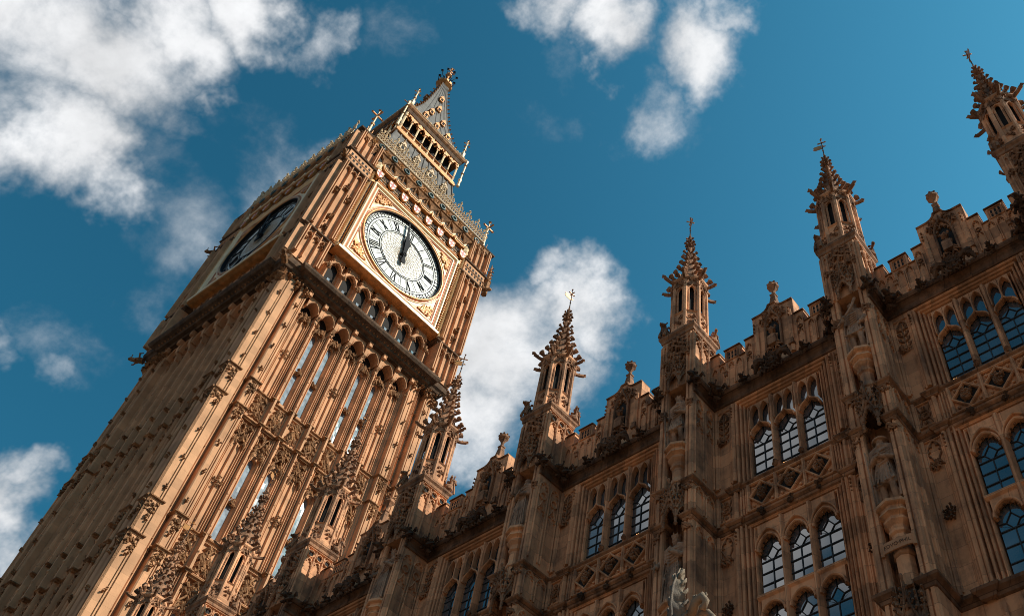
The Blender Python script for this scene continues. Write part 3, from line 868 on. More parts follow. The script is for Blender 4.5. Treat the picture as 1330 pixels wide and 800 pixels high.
def base_block():
    m = MB().mat('stone')
    yc = .41
    m.box(-.455, .455, yc - .46, .855, 18.38, 20.28)
    # moulded cap
    m.mat('carved')
    ring = [(-.455, .855), (-.455, yc - .46), (.455, yc - .46), (.455, .855)][::-1]
    m.sweep([(-.455, yc - .46), (-.455, .855), (.455, .855), (.455, yc - .46)], [(-.03, 20.18), (.03, 20.22), (.035, 20.30), (.08, 20.36), (.085, 20.42), (.02, 20.47), (-.03, 20.48)], True)
    m.mat('stone')
    m.lathe(0, yc, [(.60, 20.46), (.50, 20.62)], 4)
    for s in (-1, 1):
        # flank panels: two tall lights under roundels
        T0 = m.T; m.T = lambda p, s=s: (s * (.455 + p[1]), p[0], p[2])
        m.bar([(-.03, 20.16), (.83, 20.16)], .05, -.003, .05)
        for dc in (.12, .41, .70):
            m.mat('void_shade'); m.fprism(circle(dc, 19.98, .085, 10), -.003, .004); m.mat('stone')
            m.bar(circle(dc, 19.98, .105, 12), .04, -.003, .05, True)
            m.foils(circle(dc, 19.98, .09, 12) + [(dc + .09, 19.98)], 4, .022, -.003, .03, step=3)
        for dc in (-.02, .265, .555, .84): m.bar([(dc, 18.4), (dc, 19.7)] + [(dc, 20.1)], .05, -.003, .055)
        for dc in (.12, .41, .70):
            A = arch(dc, .13, 19.60, 19.83, 5)
            m.bar(A, .035, -.003, .045); m.foils(A, 3, .05, -.003, .03)
        m.T = T0
    # front: tracery panels and leafwork behind the canopy
    for u in (-.40, -.30, .30, .40): m.bar([(u, 18.4), (u, 20.15)], .045, .84, .90)
    for s in (-1, 1):
        m.bar(arch(s * .35, .05, 19.9, 20.05, 4), .025, .85, .895)
    m.mat('carved')
    m.foliage(-.24, .24, 19.2, 20.1, .86, 34, .075)
    m.bar([(-.24, 19.6)] + ogee(0, .24, 19.6, 20.12, 6) + [(.24, 19.6)], .04, .84, .91)
    for s in (-1, 1): m.foliage(s * .35 - .05, s * .35 + .05, 19.3, 19.6, .87, 6, .05)
    return m
def beast():
    """seated heraldic beast, local origin at its feet"""
    m = MB()
    m.tube([(0, 0, 0), (0, -.02, .14), (0, .03, .30), (0, .06, .40)], [.12, .13, .10, .075], 7)
    m.blob((0, .11, .46), (.085, .10, .085)); m.blob((0, .20, .43), (.045, .06, .045))
    for s in (-1, 1):
        m.tube([(s * .07, .07, .30), (s * .08, .13, .14), (s * .07, .15, 0)], [.045, .035, .045], 5)
        m.blob((s * .10, -.02, .08), (.06, .10, .09)); m.crocket((s * .05, .08, .52), (s * .5, -.3, .6), .07)
        m.crocket((s * .1, -.06, .28), (s * .8, -.5, .3), .14, .7)
    for i in range(8): m.oblob((rnd.uniform(-.09, .09), rnd.uniform(-.04, .1), rnd.uniform(.26, .46)), .045)
    return m
def pinnacle():
    m = MB().mat('void_shade')
    yc = .41; R = .48
    m.lathe(0, yc, [(.32, 20.5), (.32, 22.7)], 8)
    m.mat('stone')
    m.lathe(0, yc, [(R + .03, 20.46), (R + .03, 20.60), (R - .02, 20.66), (R - .02, 21.16), (R + .02, 21.20), (R - .05, 21.24), (R - .2, 21.25)], 8)
    m.lathe(0, yc, [(R - .2, 22.38), (R - .04, 22.40), (R, 22.55), (R + .05, 22.62), (R + .05, 22.68), (R - .02, 22.74)], 8)
    for i in range(8):
        a = PI / 8 + i * PI / 4
        c, s = math.cos(a), math.sin(a)
        m.tube([((R - .02) * c, yc + (R - .02) * s, 20.6), ((R - .04) * c, yc + (R - .04) * s, 22.6)], .052, 6)
        m.tube([((R - .09) * c - .07 * s, yc + (R - .09) * s + .07 * c, 21.2), ((R - .09) * c - .07 * s, yc + (R - .09) * s + .07 * c, 22.4)], .03, 5)
        m.tube([((R - .09) * c + .07 * s, yc + (R - .09) * s - .07 * c, 21.2), ((R - .09) * c + .07 * s, yc + (R - .09) * s - .07 * c, 22.4)], .03, 5)
        # face between arrises
        b = i * PI / 4; cb, sb = math.cos(b), math.sin(b); rr = (R - .04) * math.cos(PI / 8)
        T0 = m.T; m.T = lambda p, cb=cb, sb=sb, rr=rr: (cb * (rr + p[1]) - sb * p[0], yc + sb * (rr + p[1]) + cb * p[0], p[2])
        A = arch(0, .13, 22.06, 22.32, 5)
        m.strip(A, [(p[0], 22.5) for p in A], -.05, .0)
        m.bar(A, .03, -.04, .025); m.foils(A, 3, .045, -.05, -.01)
        m.mat('carved')
        G = [(-.18, 22.34), (-.08, 22.54), (0, 22.90), (.08, 22.54), (.18, 22.34)]
        m.strip(G, [(p[0], 22.34) for p in G], -.03, .03); m.bar(G, .035, -.02, .06)
        m.foliage(-.09, .09, 22.36, 22.66, .03, 6, .04)
        m.foliage(-.11, .11, 20.72, 21.05, .02, 7, .045)
        for q in (-1, 1): m.crocket((q * .07, .03, 22.55), (q * .7, .6, 0), .06, .5)
        m.mat('stone')
        m.T = T0
        # projecting beasts at the eaves
        m.mat('carved')
        L_ = .34 if i % 2 == 0 else .26
        m.tube([(.42 * c, yc + .42 * s, 22.60), ((.42 + L_ * .6) * c, yc + (.42 + L_ * .6) * s, 22.62), ((.42 + L_) * c, yc + (.42 + L_) * s, 22.68)], [.06, .05, .055], 5)
        m.oblob(((.44 + L_) * c, yc + (.44 + L_) * s, 22.71), .07)
        m.crocket(((.36 + L_ * .7) * c, yc + (.36 + L_ * .7) * s, 22.66), (c, s, .3), .07)
        for q in (0, 1): m.crocket((.38 * c, yc + .38 * s, 20.5 + .16 * q), (c, s, 0), .12 - .03 * q, .6)
        m.foliage(.34 * c - .05, .34 * c + .05, 20.9, 21.15, yc + .34 * s, 3, .05)
        m.mat('stone')
    return m
def spire():
    m = MB().mat('carved')
    yc = .41
    prof = [(.46, 22.66), (.35, 22.90), (.255, 23.22), (.18, 23.60), (.12, 24.02), (.085, 24.42), (.06, 24.75), (.09, 24.80), (.055, 24.86)]
    m.lathe(0, yc, prof, 8)
    def rad(w):
        for (r0, w0), (r1, w1) in zip(prof, prof[1:]):
            if w0 <= w <= w1: return r0 + (r1 - r0) * (w - w0) / (w1 - w0)
        return .06
    for i in range(8):
        a = PI / 8 + i * PI / 4; c, s = math.cos(a), math.sin(a)
        for j in range(6):
            w = 22.80 + j * .31
            r = rad(w)
            m.crocket((r * c, yc + r * s, w), (c, s, 0), (.24 - .02 * j), .5)
    for w, k, z in ((24.72, 8, .11), (24.88, 8, .13), (25.10, 6, .09)):
        for i in range(k):
            a = i * 2 * PI / k; m.crocket((.04 * math.cos(a), yc + .04 * math.sin(a), w), (math.cos(a), math.sin(a), 0), z, .5)
    m.lathe(0, yc, [(.05, 24.8), (.05, 24.95), (.08, 25.02), (.07, 25.08), (.045, 25.14), (.07, 25.2), (.03, 25.3), (.02, 25.42)], 6)
    return m
def vane(ang):
    m = MB().mat('iron')
    yc = .41
    m.tube([(0, yc, 25.35), (0, yc, 26.28)], [.018, .012], 5)
    m.mat('gold')
    m.oblob((0, yc, 25.62), .035); m.oblob((0, yc, 26.30), .035)
    c, s = math.cos(ang), math.sin(ang)
    T0 = m.T; m.T = lambda p: (p[0] * c - p[1] * s, yc + p[0] * s + p[1] * c, p[2])
    m.fprism([(.02, 25.74), (.22, 25.74), (.27, 25.80), (.21, 25.84), (.27, 25.88), (.22, 25.94), (.02, 25.94)], -.008, .008)
    m.fprism([(-.02, 25.80), (-.10, 25.84), (-.02, 25.88)], -.008, .008)
    for z in (26.06,):
        m.box(-.09, .09, -.012, .012, z, z + .03); m.box(-.012, .012, -.09, .09, z, z + .03)
        for q in (-1, 1): m.oblob((q * .10, 0, z + .015), .03); m.oblob((0, q * .10, z + .015), .03)
    m.T = T0
    return m
# ---- statues: one continuous carved figure each (merged by a voxel remesh); local origin at the feet, facing +d
def statue_mesh(name, tunic=.0, cloak=True, crown=False, cap=False, hair=True, beard=True, prop=None, arms='hands', lean=0.0, seed=1, H=1.6):
    R = random.Random(seed)
    m = MB()
    k = H / 1.6
    # robe / tunic: elliptical rings with folds; hem at 'tunic'
    def ring(w, a, b, folds, amp, u=0.0, d=0.0, n=36, ph=0.0):
        return [(u + (a * (1 + amp * math.cos(folds * t + ph)) * math.cos(t)), d + (b * (1 + amp * math.cos(folds * t + ph)) * math.sin(t)), w) for t in [2 * PI * i / n for i in range(n)]]
    rings = []
    prof = [(tunic, .235, .175, .13), (tunic + .04, .23, .17, .13), (.45, .205, .16, .11), (.70, .185, .15, .08), (.88, .165, .135, .05), (.98, .155, .125, .02),
            (1.08, .175, .135, .02), (1.20, .205, .14, .02), (1.29, .205, .125, .0), (1.34, .13, .10, .0), (1.37, .07, .075, 0)]
    prof = [p for p in prof if p[0] >= tunic]
    for w, a, b, amp in prof:
        rings.append(ring(w * k, a * k, b * k, 11, amp, lean * w * .12, 0, ph=w * .8))
    m.loops(rings)
    # long creases down the front
    for i in range(7):
        u = -.15 + i * .05
        m.tube([(u * .8 * k, .125 * k, .95 * k), (u * 1.1 * k, .165 * k, .6 * k), (u * 1.4 * k + R.uniform(-.02, .02), .185 * k, (tunic + .02) * k)], [.012 * k, .02 * k, .026 * k], 5)
    # belt
    m.loops([ring(w * k, .17 * k, .14 * k, 1, 0) for w in (.955, .965, 1.0, 1.01)])
    if tunic > .2:                                            # legs with knees, calves and feet
        for q in (-1, 1):
            kn = .05 if q > 0 else .0
            m.tube([(q * .085, 0, .80), (q * .10, .03 + kn, .62), (q * .105, .06 + kn, .46), (q * .105, .01 + kn, .30), (q * .105, -.01, .10), (q * .11, .0, .04)], [.095, .085, .062, .066, .045, .05], 8)
            m.tube([(q * .11, -.03, .035), (q * .12, .10, .04), (q * .13, .19, .025)], [.05, .05, .035], 6)
    else:
        for q in (-1, 1): m.tube([(q * .10, .05, .03), (q * .12, .22, .03)], [.05, .04], 6)
    # neck and head: skull, jaw, nose, brow, eye hollows between them, ears
    m.tube([(0, -.005, 1.32 * k), (0, .012, 1.42 * k)], [.06, .055], 8)
    hz = 1.50 * k
    m.lathe(0, .015, [(.03, hz - .125), (.062, hz - .105), (.080, hz - .05), (.086, hz + .01), (.082, hz + .06), (.06, hz + .095), (.02, hz + .11)], 14, 0, .92, 1.12)
    m.tube([(0, .095, hz + .02), (0, .125, hz - .028), (0, .105, hz - .035)], [.012, .017, .012], 5)
    for q in (-1, 1):
        m.tube([(q * .012, .103, hz + .028), (q * .048, .092, hz + .030)], [.012, .010], 5)
        m.blob((q * .036, .088, hz + .004), (.013, .01, .009), 0)
        m.blob((q * .045, .08, hz - .03), (.022, .018, .02), 0)
        m.blob((q * .082, .005, hz - .0), (.012, .02, .03), 0)
    m.tube([(-.024, .098, hz - .062), (0, .108, hz - .060), (.024, .098, hz - .062)], [.007, .010, .007], 5)
    if beard:
        m.tube([(0, .09, hz - .085), (0, .10, hz - .13), (0, .09, hz - .18)], [.05, .05, .02], 7)
        for q in (-1, 1): m.tube([(q * .06, .05, hz - .05), (q * .04, .085, hz - .11)], [.03, .035], 6)
    if hair:
        for q in (-1, 1): m.tube([(q * .06, -.02, hz + .06), (q * .095, -.02, hz - .02), (q * .10, -.02, hz - .10), (q * .085, -.02, hz - .16)], [.035, .04, .042, .03], 7)
        m.tube([(0, -.06, hz + .06), (0, -.085, hz - .04), (0, -.07, hz - .15)], [.06, .07, .06], 8)
    if crown:
        m.lathe(0, .01, [(.092, hz + .045), (.098, hz + .05), (.106, hz + .115), (.09, hz + .115), (.086, hz + .05)], 12, 0, .95, 1.1)
        for i in range(8):
            a = i * PI / 4; m.tube([(.10 * math.cos(a) * .95, .01 + .11 * math.sin(a), hz + .10), (.105 * math.cos(a) * .95, .01 + .115 * math.sin(a), hz + .155)], [.018, .008], 5)
    if cap:
        m.lathe(0, .0, [(.10, hz + .02), (.155, hz + .03), (.16, hz + .06), (.10, hz + .085), (.085, hz + .13), (.03, hz + .15)], 14, 0, 1, 1.05)
    # cloak over the shoulders and down the back
    if cloak:
        for q in (-1, 1):
            pts = [(q * .07, .06, 1.37 * k), (q * .19, .05, 1.31 * k), (q * .245, .01, 1.12 * k), (q * .255, .02, .85 * k), (q * .25, .03, .5 * k), (q * .255, .03, .14 * k)]
            m.tube(pts, [.055, .07, .075, .06, .07, .085], 8)
            for j in range(4):
                o = j * .03
                m.tube([(q * (.20 + o * .3), .09 - o, 1.2 * k), (q * (.24 + o * .4), .10 - o, .8 * k), (q * (.22 + o), .11 - o, .12 * k)], [.016, .022, .03], 5)
        m.loops([[(-.22, -.10, w), (.22, -.10, w), (.24, -.02, w), (-.24, -.02, w)] for w in (.08 * k, .7 * k, 1.28 * k)])
        for j in range(5):                                     # swag across the chest
            w = 1.28 - j * .055
            m.tube([(-.20, .07, w * k), (-.05, .15, (w - .07 - .02 * j) * k), (.10, .15, (w - .06 - .01 * j) * k), (.21, .08, (w + .01) * k)], [.018, .024, .024, .018], 5)
    def arm(pts, hand=True):
        m.tube(pts, [.068, .066, .058, .052, .046, .036][:len(pts)] if len(pts) > 3 else [.066, .056, .040], 9)
        if hand:
            h = Vector(pts[-1]); a = (h - Vector(pts[-2])).normalized()
            m.blob(tuple(h + a * .035), (.036, .034, .042), 0)
            for i in range(4):                                 # fingers curled round what is held
                o = (i - 1.5) * .018
                b = h + a * .05 + Vector((0, 0, o))
                m.tube([tuple(b), tuple(b + Vector((0, .035, 0)) + a * .02), tuple(b + Vector((-.02 if h.x < 0 else .02, .045, 0)))], [.0105, .010, .008], 5)
            m.tube([tuple(h + a * .02), tuple(h + a * .03 + Vector((0, .02, .045)))], [.012, .009], 5)
    if arms == 'hands':                                        # hands clasped before the chest
        arm([(-.19, .0, 1.27 * k), (-.255, .03, 1.12 * k), (-.235, .09, 1.00 * k), (-.10, .185, 1.05 * k), (-.03, .205, 1.07 * k)])
        arm([(.19, .0, 1.27 * k), (.255, .03, 1.12 * k), (.235, .09, 1.00 * k), (.10, .185, 1.02 * k), (.03, .205, 1.03 * k)])
    elif arms == 'sword':                                      # right hand (picture left) on a sword held point down
        arm([(-.19, .0, 1.27 * k), (-.27, .04, 1.10 * k), (-.285, .11, .98 * k), (-.25, .20, .97 * k), (-.235, .22, .97 * k)])
        arm([(.19, .0, 1.27 * k), (.25, .05, 1.10 * k), (.21, .13, .97 * k), (.12, .18, 1.0 * k), (.08, .19, 1.01 * k)])
    elif arms == 'club':                                       # a club held across the body up to the shoulder
        arm([(-.19, .0, 1.27 * k), (-.27, .06, 1.10 * k), (-.27, .15, .98 * k), (-.20, .22, 1.02 * k), (-.17, .23, 1.05 * k)])
        arm([(.19, .0, 1.27 * k), (.27, .05, 1.11 * k), (.27, .12, .97 * k), (.20, .17, .86 * k), (.17, .18, .82 * k)])
    elif arms == 'sceptre':
        arm([(-.19, .0, 1.27 * k), (-.29, .05, 1.13 * k), (-.33, .12, 1.0 * k), (-.34, .19, .92 * k), (-.35, .21, .90 * k)])
        arm([(.19, .0, 1.27 * k), (.25, .05, 1.10 * k), (.20, .14, 1.02 * k), (.08, .20, 1.10 * k), (.04, .21, 1.12 * k)])
    if prop == 'sword':
        m.tube([(-.232, .245, 1.06 * k), (-.215, .245, .60 * k), (-.17, .25, .02)], [.018, .026, .016], 6)
        m.tube([(-.31, .245, .96 * k), (-.15, .245, .965 * k)], [.016, .016], 6); m.blob((-.234, .245, 1.09 * k), .03, 0)
    elif prop == 'club':
        m.tube([(-.30, .25, .92 * k), (-.05, .24, 1.2 * k), (.06, .22, 1.36 * k), (.16, .19, 1.62 * k)], [.022, .026, .03, .04], 7)
    elif prop == 'staff':
        m.tube([(-.25, .22, 1.25 * k), (-.22, .22, .02)], [.018, .018], 6)
    elif prop == 'sceptre':
        m.tube([(-.36, .22, 1.0 * k), (-.35, .23, .78 * k)], [.016, .014], 6); m.blob((-.36, .22, 1.03 * k), .032, 0)
    tmp = m.build('tmp', 'statue')
    mod = tmp.modifiers.new('r', 'REMESH'); mod.mode = 'VOXEL'; mod.voxel_size = 0.011
    sm = tmp.modifiers.new('s', 'SMOOTH'); sm.factor = .5; sm.iterations = 1
    dg = bpy.context.evaluated_depsgraph_get()
    me = bpy.data.meshes.new_from_object(tmp.evaluated_get(dg))
    me.name = name
    bpy.data.objects.remove(tmp)
    me.polygons.foreach_set('use_smooth', [True] * len(me.polygons))
    return me

# ================================================================== build the range
_w = bay_wall(); _b = bay_blind()
sA = string_mb(15.37, .9); sB = string_mb(14.46); sCc = string_mb(10.88, 1.25)
protos = {}
def once(key, fn, name, parent, loc, mat=None, smooth=False, rz=0):
    if key not in protos:
        protos[key] = fn().build(name, mat, parent, smooth, loc, rz); return protos[key]
    o = protos[key].copy(); C.objects.link(o); o.parent = parent; o.location = loc; o.rotation_euler = (0, 0, rz); return o
def upd(o, **kw): return o
KB = range(-1, 8)
for k in KB:                                            # bay k lies between turret k and turret k+1
    cx = tx(k) - HB - PX
    L0 = (cx, 0, 0)
    once('wall', bay_wall, 'wall', palace, L0)
    once('blind0', lambda: bay_blind((-1,)), 'blind_tracery', palace, L0); once('blind1', lambda: bay_blind((1,)), 'blind_tracery', palace, L0)
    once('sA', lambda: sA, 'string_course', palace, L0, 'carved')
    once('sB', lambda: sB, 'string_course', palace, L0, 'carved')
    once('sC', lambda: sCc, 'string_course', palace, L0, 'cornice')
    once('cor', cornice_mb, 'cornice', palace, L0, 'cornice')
    once('par', parapet, 'parapet', palace, L0)
    once('pfin', parapet_finial, 'parapet_finial', palace, L0, 'carved')
    once('pan', panels_mb, 'carved_panels', palace, L0)
    once('g3', lambda: grotesque_mb(8, .9), 'grotesque', palace, (tx(k) - PX - .50, -.74, 18.38), 'soot'); once('g3', None, 'grotesque', palace, (tx(k) - PX + .50, -.74, 18.38), 'soot')
    once('boss', boss_mb, 'carved_boss', palace, (cx, -.26, 18.33), 'soot')
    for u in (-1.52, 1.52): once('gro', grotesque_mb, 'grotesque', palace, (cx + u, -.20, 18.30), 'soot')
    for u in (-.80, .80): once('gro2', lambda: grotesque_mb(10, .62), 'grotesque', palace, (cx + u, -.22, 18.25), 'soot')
    for key, fr, gl in (('U', window_upper, gl_upper), ('L', window_lower, gl_lower)):
        w = once('win' + key, fr, 'window', palace, L0)
        g, l = gl()
        g.build('panes', 'glass', w); 
        if 'ld' + key not in protos: protos['ld' + key] = l.build('leading', 'lead', w)
        else:
            o = protos['ld' + key].copy(); C.objects.link(o); o.parent = w
# mass of the building behind the front, with its slate roof
mb = MB(); mb.box(tx(8) + .9 - PX, tx(-2) - PX, -14, -1.01, 0, 18.35); part(mb, 'building_body', 'stone')
mb = MB(); mb.sprism([(-13.6, 18.34), (-1.2, 18.34), (-1.2, 18.5), (-7.4, 19.6), (-13.6, 18.5)], tx(8) + 1 - PX, tx(-2) - PX); part(mb, 'roof', 'slate')
# turrets
vang = [0.5, 1.2, 2.9, .7, 1.6, 2.2, .2, 1.0, 1.9]
for k in range(-1, 8):
    L0 = (tx(k) - PX, 0, 0)
    t = once('but', buttress, 'turret', palace, L0)
    once('base', base_block, 'turret_base', t, (0, 0, 0))
    once('pinn', pinnacle, 'pinnacle', t, (0, 0, 0))
    once('spire', spire, 'crocketed_spire', t, (0, 0, 0), 'carved')
    vane(vang[k + 1]).build('weather_vane', None, t)
    for w in (14.32, 18.32, 9.9): once('can', canopy, 'niche_canopy', t, (0, 0, w))
    for w in (12.55, 16.5): once('ped', pedestal, 'pedestal', t, (0, 0, w))
    for (u, d, rz) in ((-.43, .80, 0), (.43, -.02, PI), (-.43, -.02, PI), (.44, .80, .8)):
        b = once('beast', beast, 'carved_beast', t, (u, -d, 20.46), 'carved', rz=rz)
        if u == .44: b.scale = (.55, .55, .5)
# inscribed scroll under the lower statue of turret 1
sc_t = [o for o in palace.children if o.name.startswith('turret') and abs(o.location.x - (tx(1) - PX)) < .01][0]
m = MB()
pts = [(-.27, .855), (-.20, .875), (-.08, .885), (.08, .885), (.20, .875), (.27, .855)]
m.loops([[(u, d, w0) for w0 in (11.60 - 0, ) ] + [(u, d + .03, 11.60), (u, d + .03, 11.79), (u, d, 11.79)] for u, d in pts])
for s in (-1, 1): m.lathe(s * .285, .865, [(.035, 11.57), (.035, 11.82)], 7)
scroll = m.build('name_scroll', 'stone', sc_t)
def text_mesh(txt, size, ext):
    cu = bpy.data.curves.new('t', 'FONT'); cu.body = txt; cu.size = size; cu.extrude = ext; cu.align_x = 'CENTER'; cu.resolution_u = 2
    o = bpy.data.objects.new('t', cu); C.objects.link(o)
    dg = bpy.context.evaluated_depsgraph_get(); dg.update()
    me = bpy.data.meshes.new_from_object(o.evaluated_get(dg)); bpy.data.objects.remove(o)
    return me
tm = text_mesh('EDVO·PHIL', .098, .006)
for v in tm.vertices:                                   # lay the letters on the curved scroll
    u, w, e = v.co
    d = .917 - .42 * u * u + e
    v.co = (u, -d, 11.665 + w)
tm.materials.append(M['soot'])
to = bpy.data.objects.new('inscription', tm); C.objects.link(to); to.parent = sc_t

ST = {
 'robed': statue_mesh('st_a', 0.02, True, False, False, True, True, None, 'hands', seed=2),
 'king': statue_mesh('st_b', .52, True, True, False, True, True, 'sword', 'sword', seed=3),
 'club': statue_mesh('st_c', .58, True, True, False, True, True, 'club', 'club', seed=4),
 'cap': statue_mesh('st_d', .46, True, False, True, True, True, 'staff', 'hands', seed=5),
 'sceptre': statue_mesh('st_e', .02, True, True, False, False, False, 'sceptre', 'sceptre', seed=6),
}
for me in ST.values():
    me.materials.clear(); me.materials.append(M['statue'])
SPEC = [  # turret, upper?, kind, label
 (1, 1, 'club', 'crowned stone figure in short tunic holding a club up across his chest'),
 (1, 0, 'cap', 'large stone figure in a round cap and heavy cloak standing above the inscribed scroll'),
 (2, 1, 'king', 'crowned stone king resting his hand on a sword held point down'),
 (2, 0, 'sceptre', 'crowned stone figure in a long robe holding out a sceptre, behind the sunlit leaf finial'),
 (3, 1, 'robed', 'bearded robed stone figure with joined hands under the pinnacle before the white cloud'),
 (4, 1, 'sceptre', 'crowned beardless stone figure under the pinnacle touching the right edge of the clock tower'),
 (5, 1, 'robed', 'robed stone figure in the leftmost niche, low in front of the clock tower'),
]
for k, up, kind, lab in SPEC:
    o = bpy.data.objects.new('stone_statue', ST[kind]); C.objects.link(o)
    o.location = (tx(k), YW - .70, 16.5 if up else 12.55)
    tag(o, lab, 'statue', 'statues in the niches of the palace turrets')
# small lamps glowing in three upper windows
for k, u, lab in ((0, -.80, 'small warm lamp glowing at the sill of the rightmost upper window'), (1, -.14, 'small warm lamp glowing in the middle light of the upper window with bright panes'), (2, .60, 'small warm lamp glowing at the sill of the upper window left of the sword statue')):
    m = MB().mat('iron'); m.lathe(0, 0, [(.03, 0), (.02, .01), (.008, .02), (.008, .05)], 8)
    m.mat('lamp')
    m.blob((0, 0, .07), (.035, .02, .03), .3); m.blob((.03, .005, .10), (.025, .015, .02), .3); m.blob((-.02, .005, .11), (.018, .012, .02), .3)
    o = m.build('window_lamp', None, None, loc=(tx(k) - HB + u, YW + .07, 15.47))
    tag(o, lab, 'lamp', 'lamps in the palace windows')
# ================================================================== the clock tower
TXC, TYC, HW = 0.2, -0.2, 5.8
tower = empty('clock_tower', (TXC, TYC, 0))
tag(tower, 'tall sunlit stone clock tower with white dials, gilded frames and a small spired belfry roof', 'tower')
FACES = ((PI / 2, (HW, 0, 0)), (0.0, (0, -HW, 0)))            # lit face, shaded face
def tpart(mb, name, mat=None, smooth=False): return mb.build(name, mat, tower, smooth, (0, 0, 0))
tp = {}
def face(key, fn, name, mat=None, z=0.0, parent_sub=None):
    """one mesh on both visible faces"""
    out = []
    for i, (rz, l) in enumerate(FACES):
        if key not in tp:
            tp[key] = fn().build(name, mat, tower, False, (l[0], l[1], z), rz); o = tp[key]
        else:
            o = tp[key].copy(); C.objects.link(o); o.parent = tower; o.location = (l[0], l[1], z); o.rotation_euler.z = rz
        out.append(o)
    return out
BW = 1.12
EDGE = [-3.92 + BW * i for i in range(8)]
CEN = [-3.36 + BW * i for i in range(7)]
# -- plan of the face used by the string courses, travelling left to right
def face_path(pr=.0):
    P = [(-HW, 0), (-5.18, 0), (-5.18, -.30), (-4.50, -.30), (-4.50, 0), (-3.98, 0), (-3.98, -.42)]
    for i, e in enumerate(EDGE[1:-1]):
        P += [(e - .12, -.46), (e - .12, -.22), (e + .12, -.22), (e + .12, -.46)]
    P += [(3.98, -.42), (3.98, 0), (4.50, 0), (4.50, -.30), (5.18, -.30), (5.18, 0), (HW, 0)]
    return P
def t_string(w):
    m = MB()
    p = [(-.05, -.12), (.02, -.10), (.035, -.05), (.10, -.015), (.105, .03), (.04, .08), (-.05, .10)]
    m.sweep(face_path(), [(o, w + z) for o, z in p])
    return m
PIER_L = 8.6
def shaft_core():
    m = MB().mat('tower')
    h = HW - .92
    m.box(-h, h, -h, h, 0, 47.2)
    # the two rear faces
    for s in (-1, 1):
        m.box(-HW + .3, HW - .3, h, HW - .45, 0, 47.2) if s > 0 else m.box(-HW + .45, -h, -h, HW - .5, 0, 47.2)
    return m
def pier_mb(sides):
    """corner pier mouldings seen on one face, full height of the shaft"""
    m = MB().mat('tower')
    for s in sides:
        q = lambda P: [(s * u, d) for u, d in P][::s]
        m.vprism(q([(5.19, -.95), (5.19, -.04), (5.22, 0), (5.28, 0), (5.29, -.06), (5.33, -.06), (5.34, 0), (5.39, 0), (5.40, -.05), (5.66, -.05), (5.67, 0), (5.80, 0), (5.80, -.95)]), 0, 46.9)
        m.vprism(q([(4.50, -.95), (4.50, -.50), (4.62, -.50), (4.66, -.25), (4.74, -.14), (4.82, -.25), (4.86, -.48), (4.96, -.52), (5.02, -.40), (5.07, -.52), (5.19, -.52), (5.19, -.95)]), 0, 46.9)
        m.vprism(q([(3.96, -.95), (3.96, -.05), (3.99, 0), (4.05, 0), (4.06, -.06), (4.10, -.06), (4.11, 0), (4.15, 0), (4.16, -.05), (4.36, -.05), (4.37, 0), (4.45, 0), (4.50, -.05), (4.50, -.95)]), 0, 46.9)
        m.vprism(q([(3.76, -.95), (3.76, -.50), (3.80, -.44), (3.86, -.44), (3.90, -.36), (3.96, -.36), (3.96, -.95)]), 0, 46.9)
    return m
def pier_leaves(z0, z1, sides):
    m = MB()
    for s in sides:
        w = z0 + 1.1
        while w < z1 - .8:
            for u in (5.41, 4.33):
                for i in range(3): m.crocket((s * u + rnd.uniform(-.05, .05), -.01, w - .09 * i), (rnd.uniform(-.6, .6), .9, 0), .17, .3)
            m.crocket((s * 5.10, -.48, w - .3), (-s * .3, 1, 0), .15, .3); m.crocket((s * 4.78, -.15, w - .6), (0, 1, 0), .10, .3)
            w += 1.75
    return m
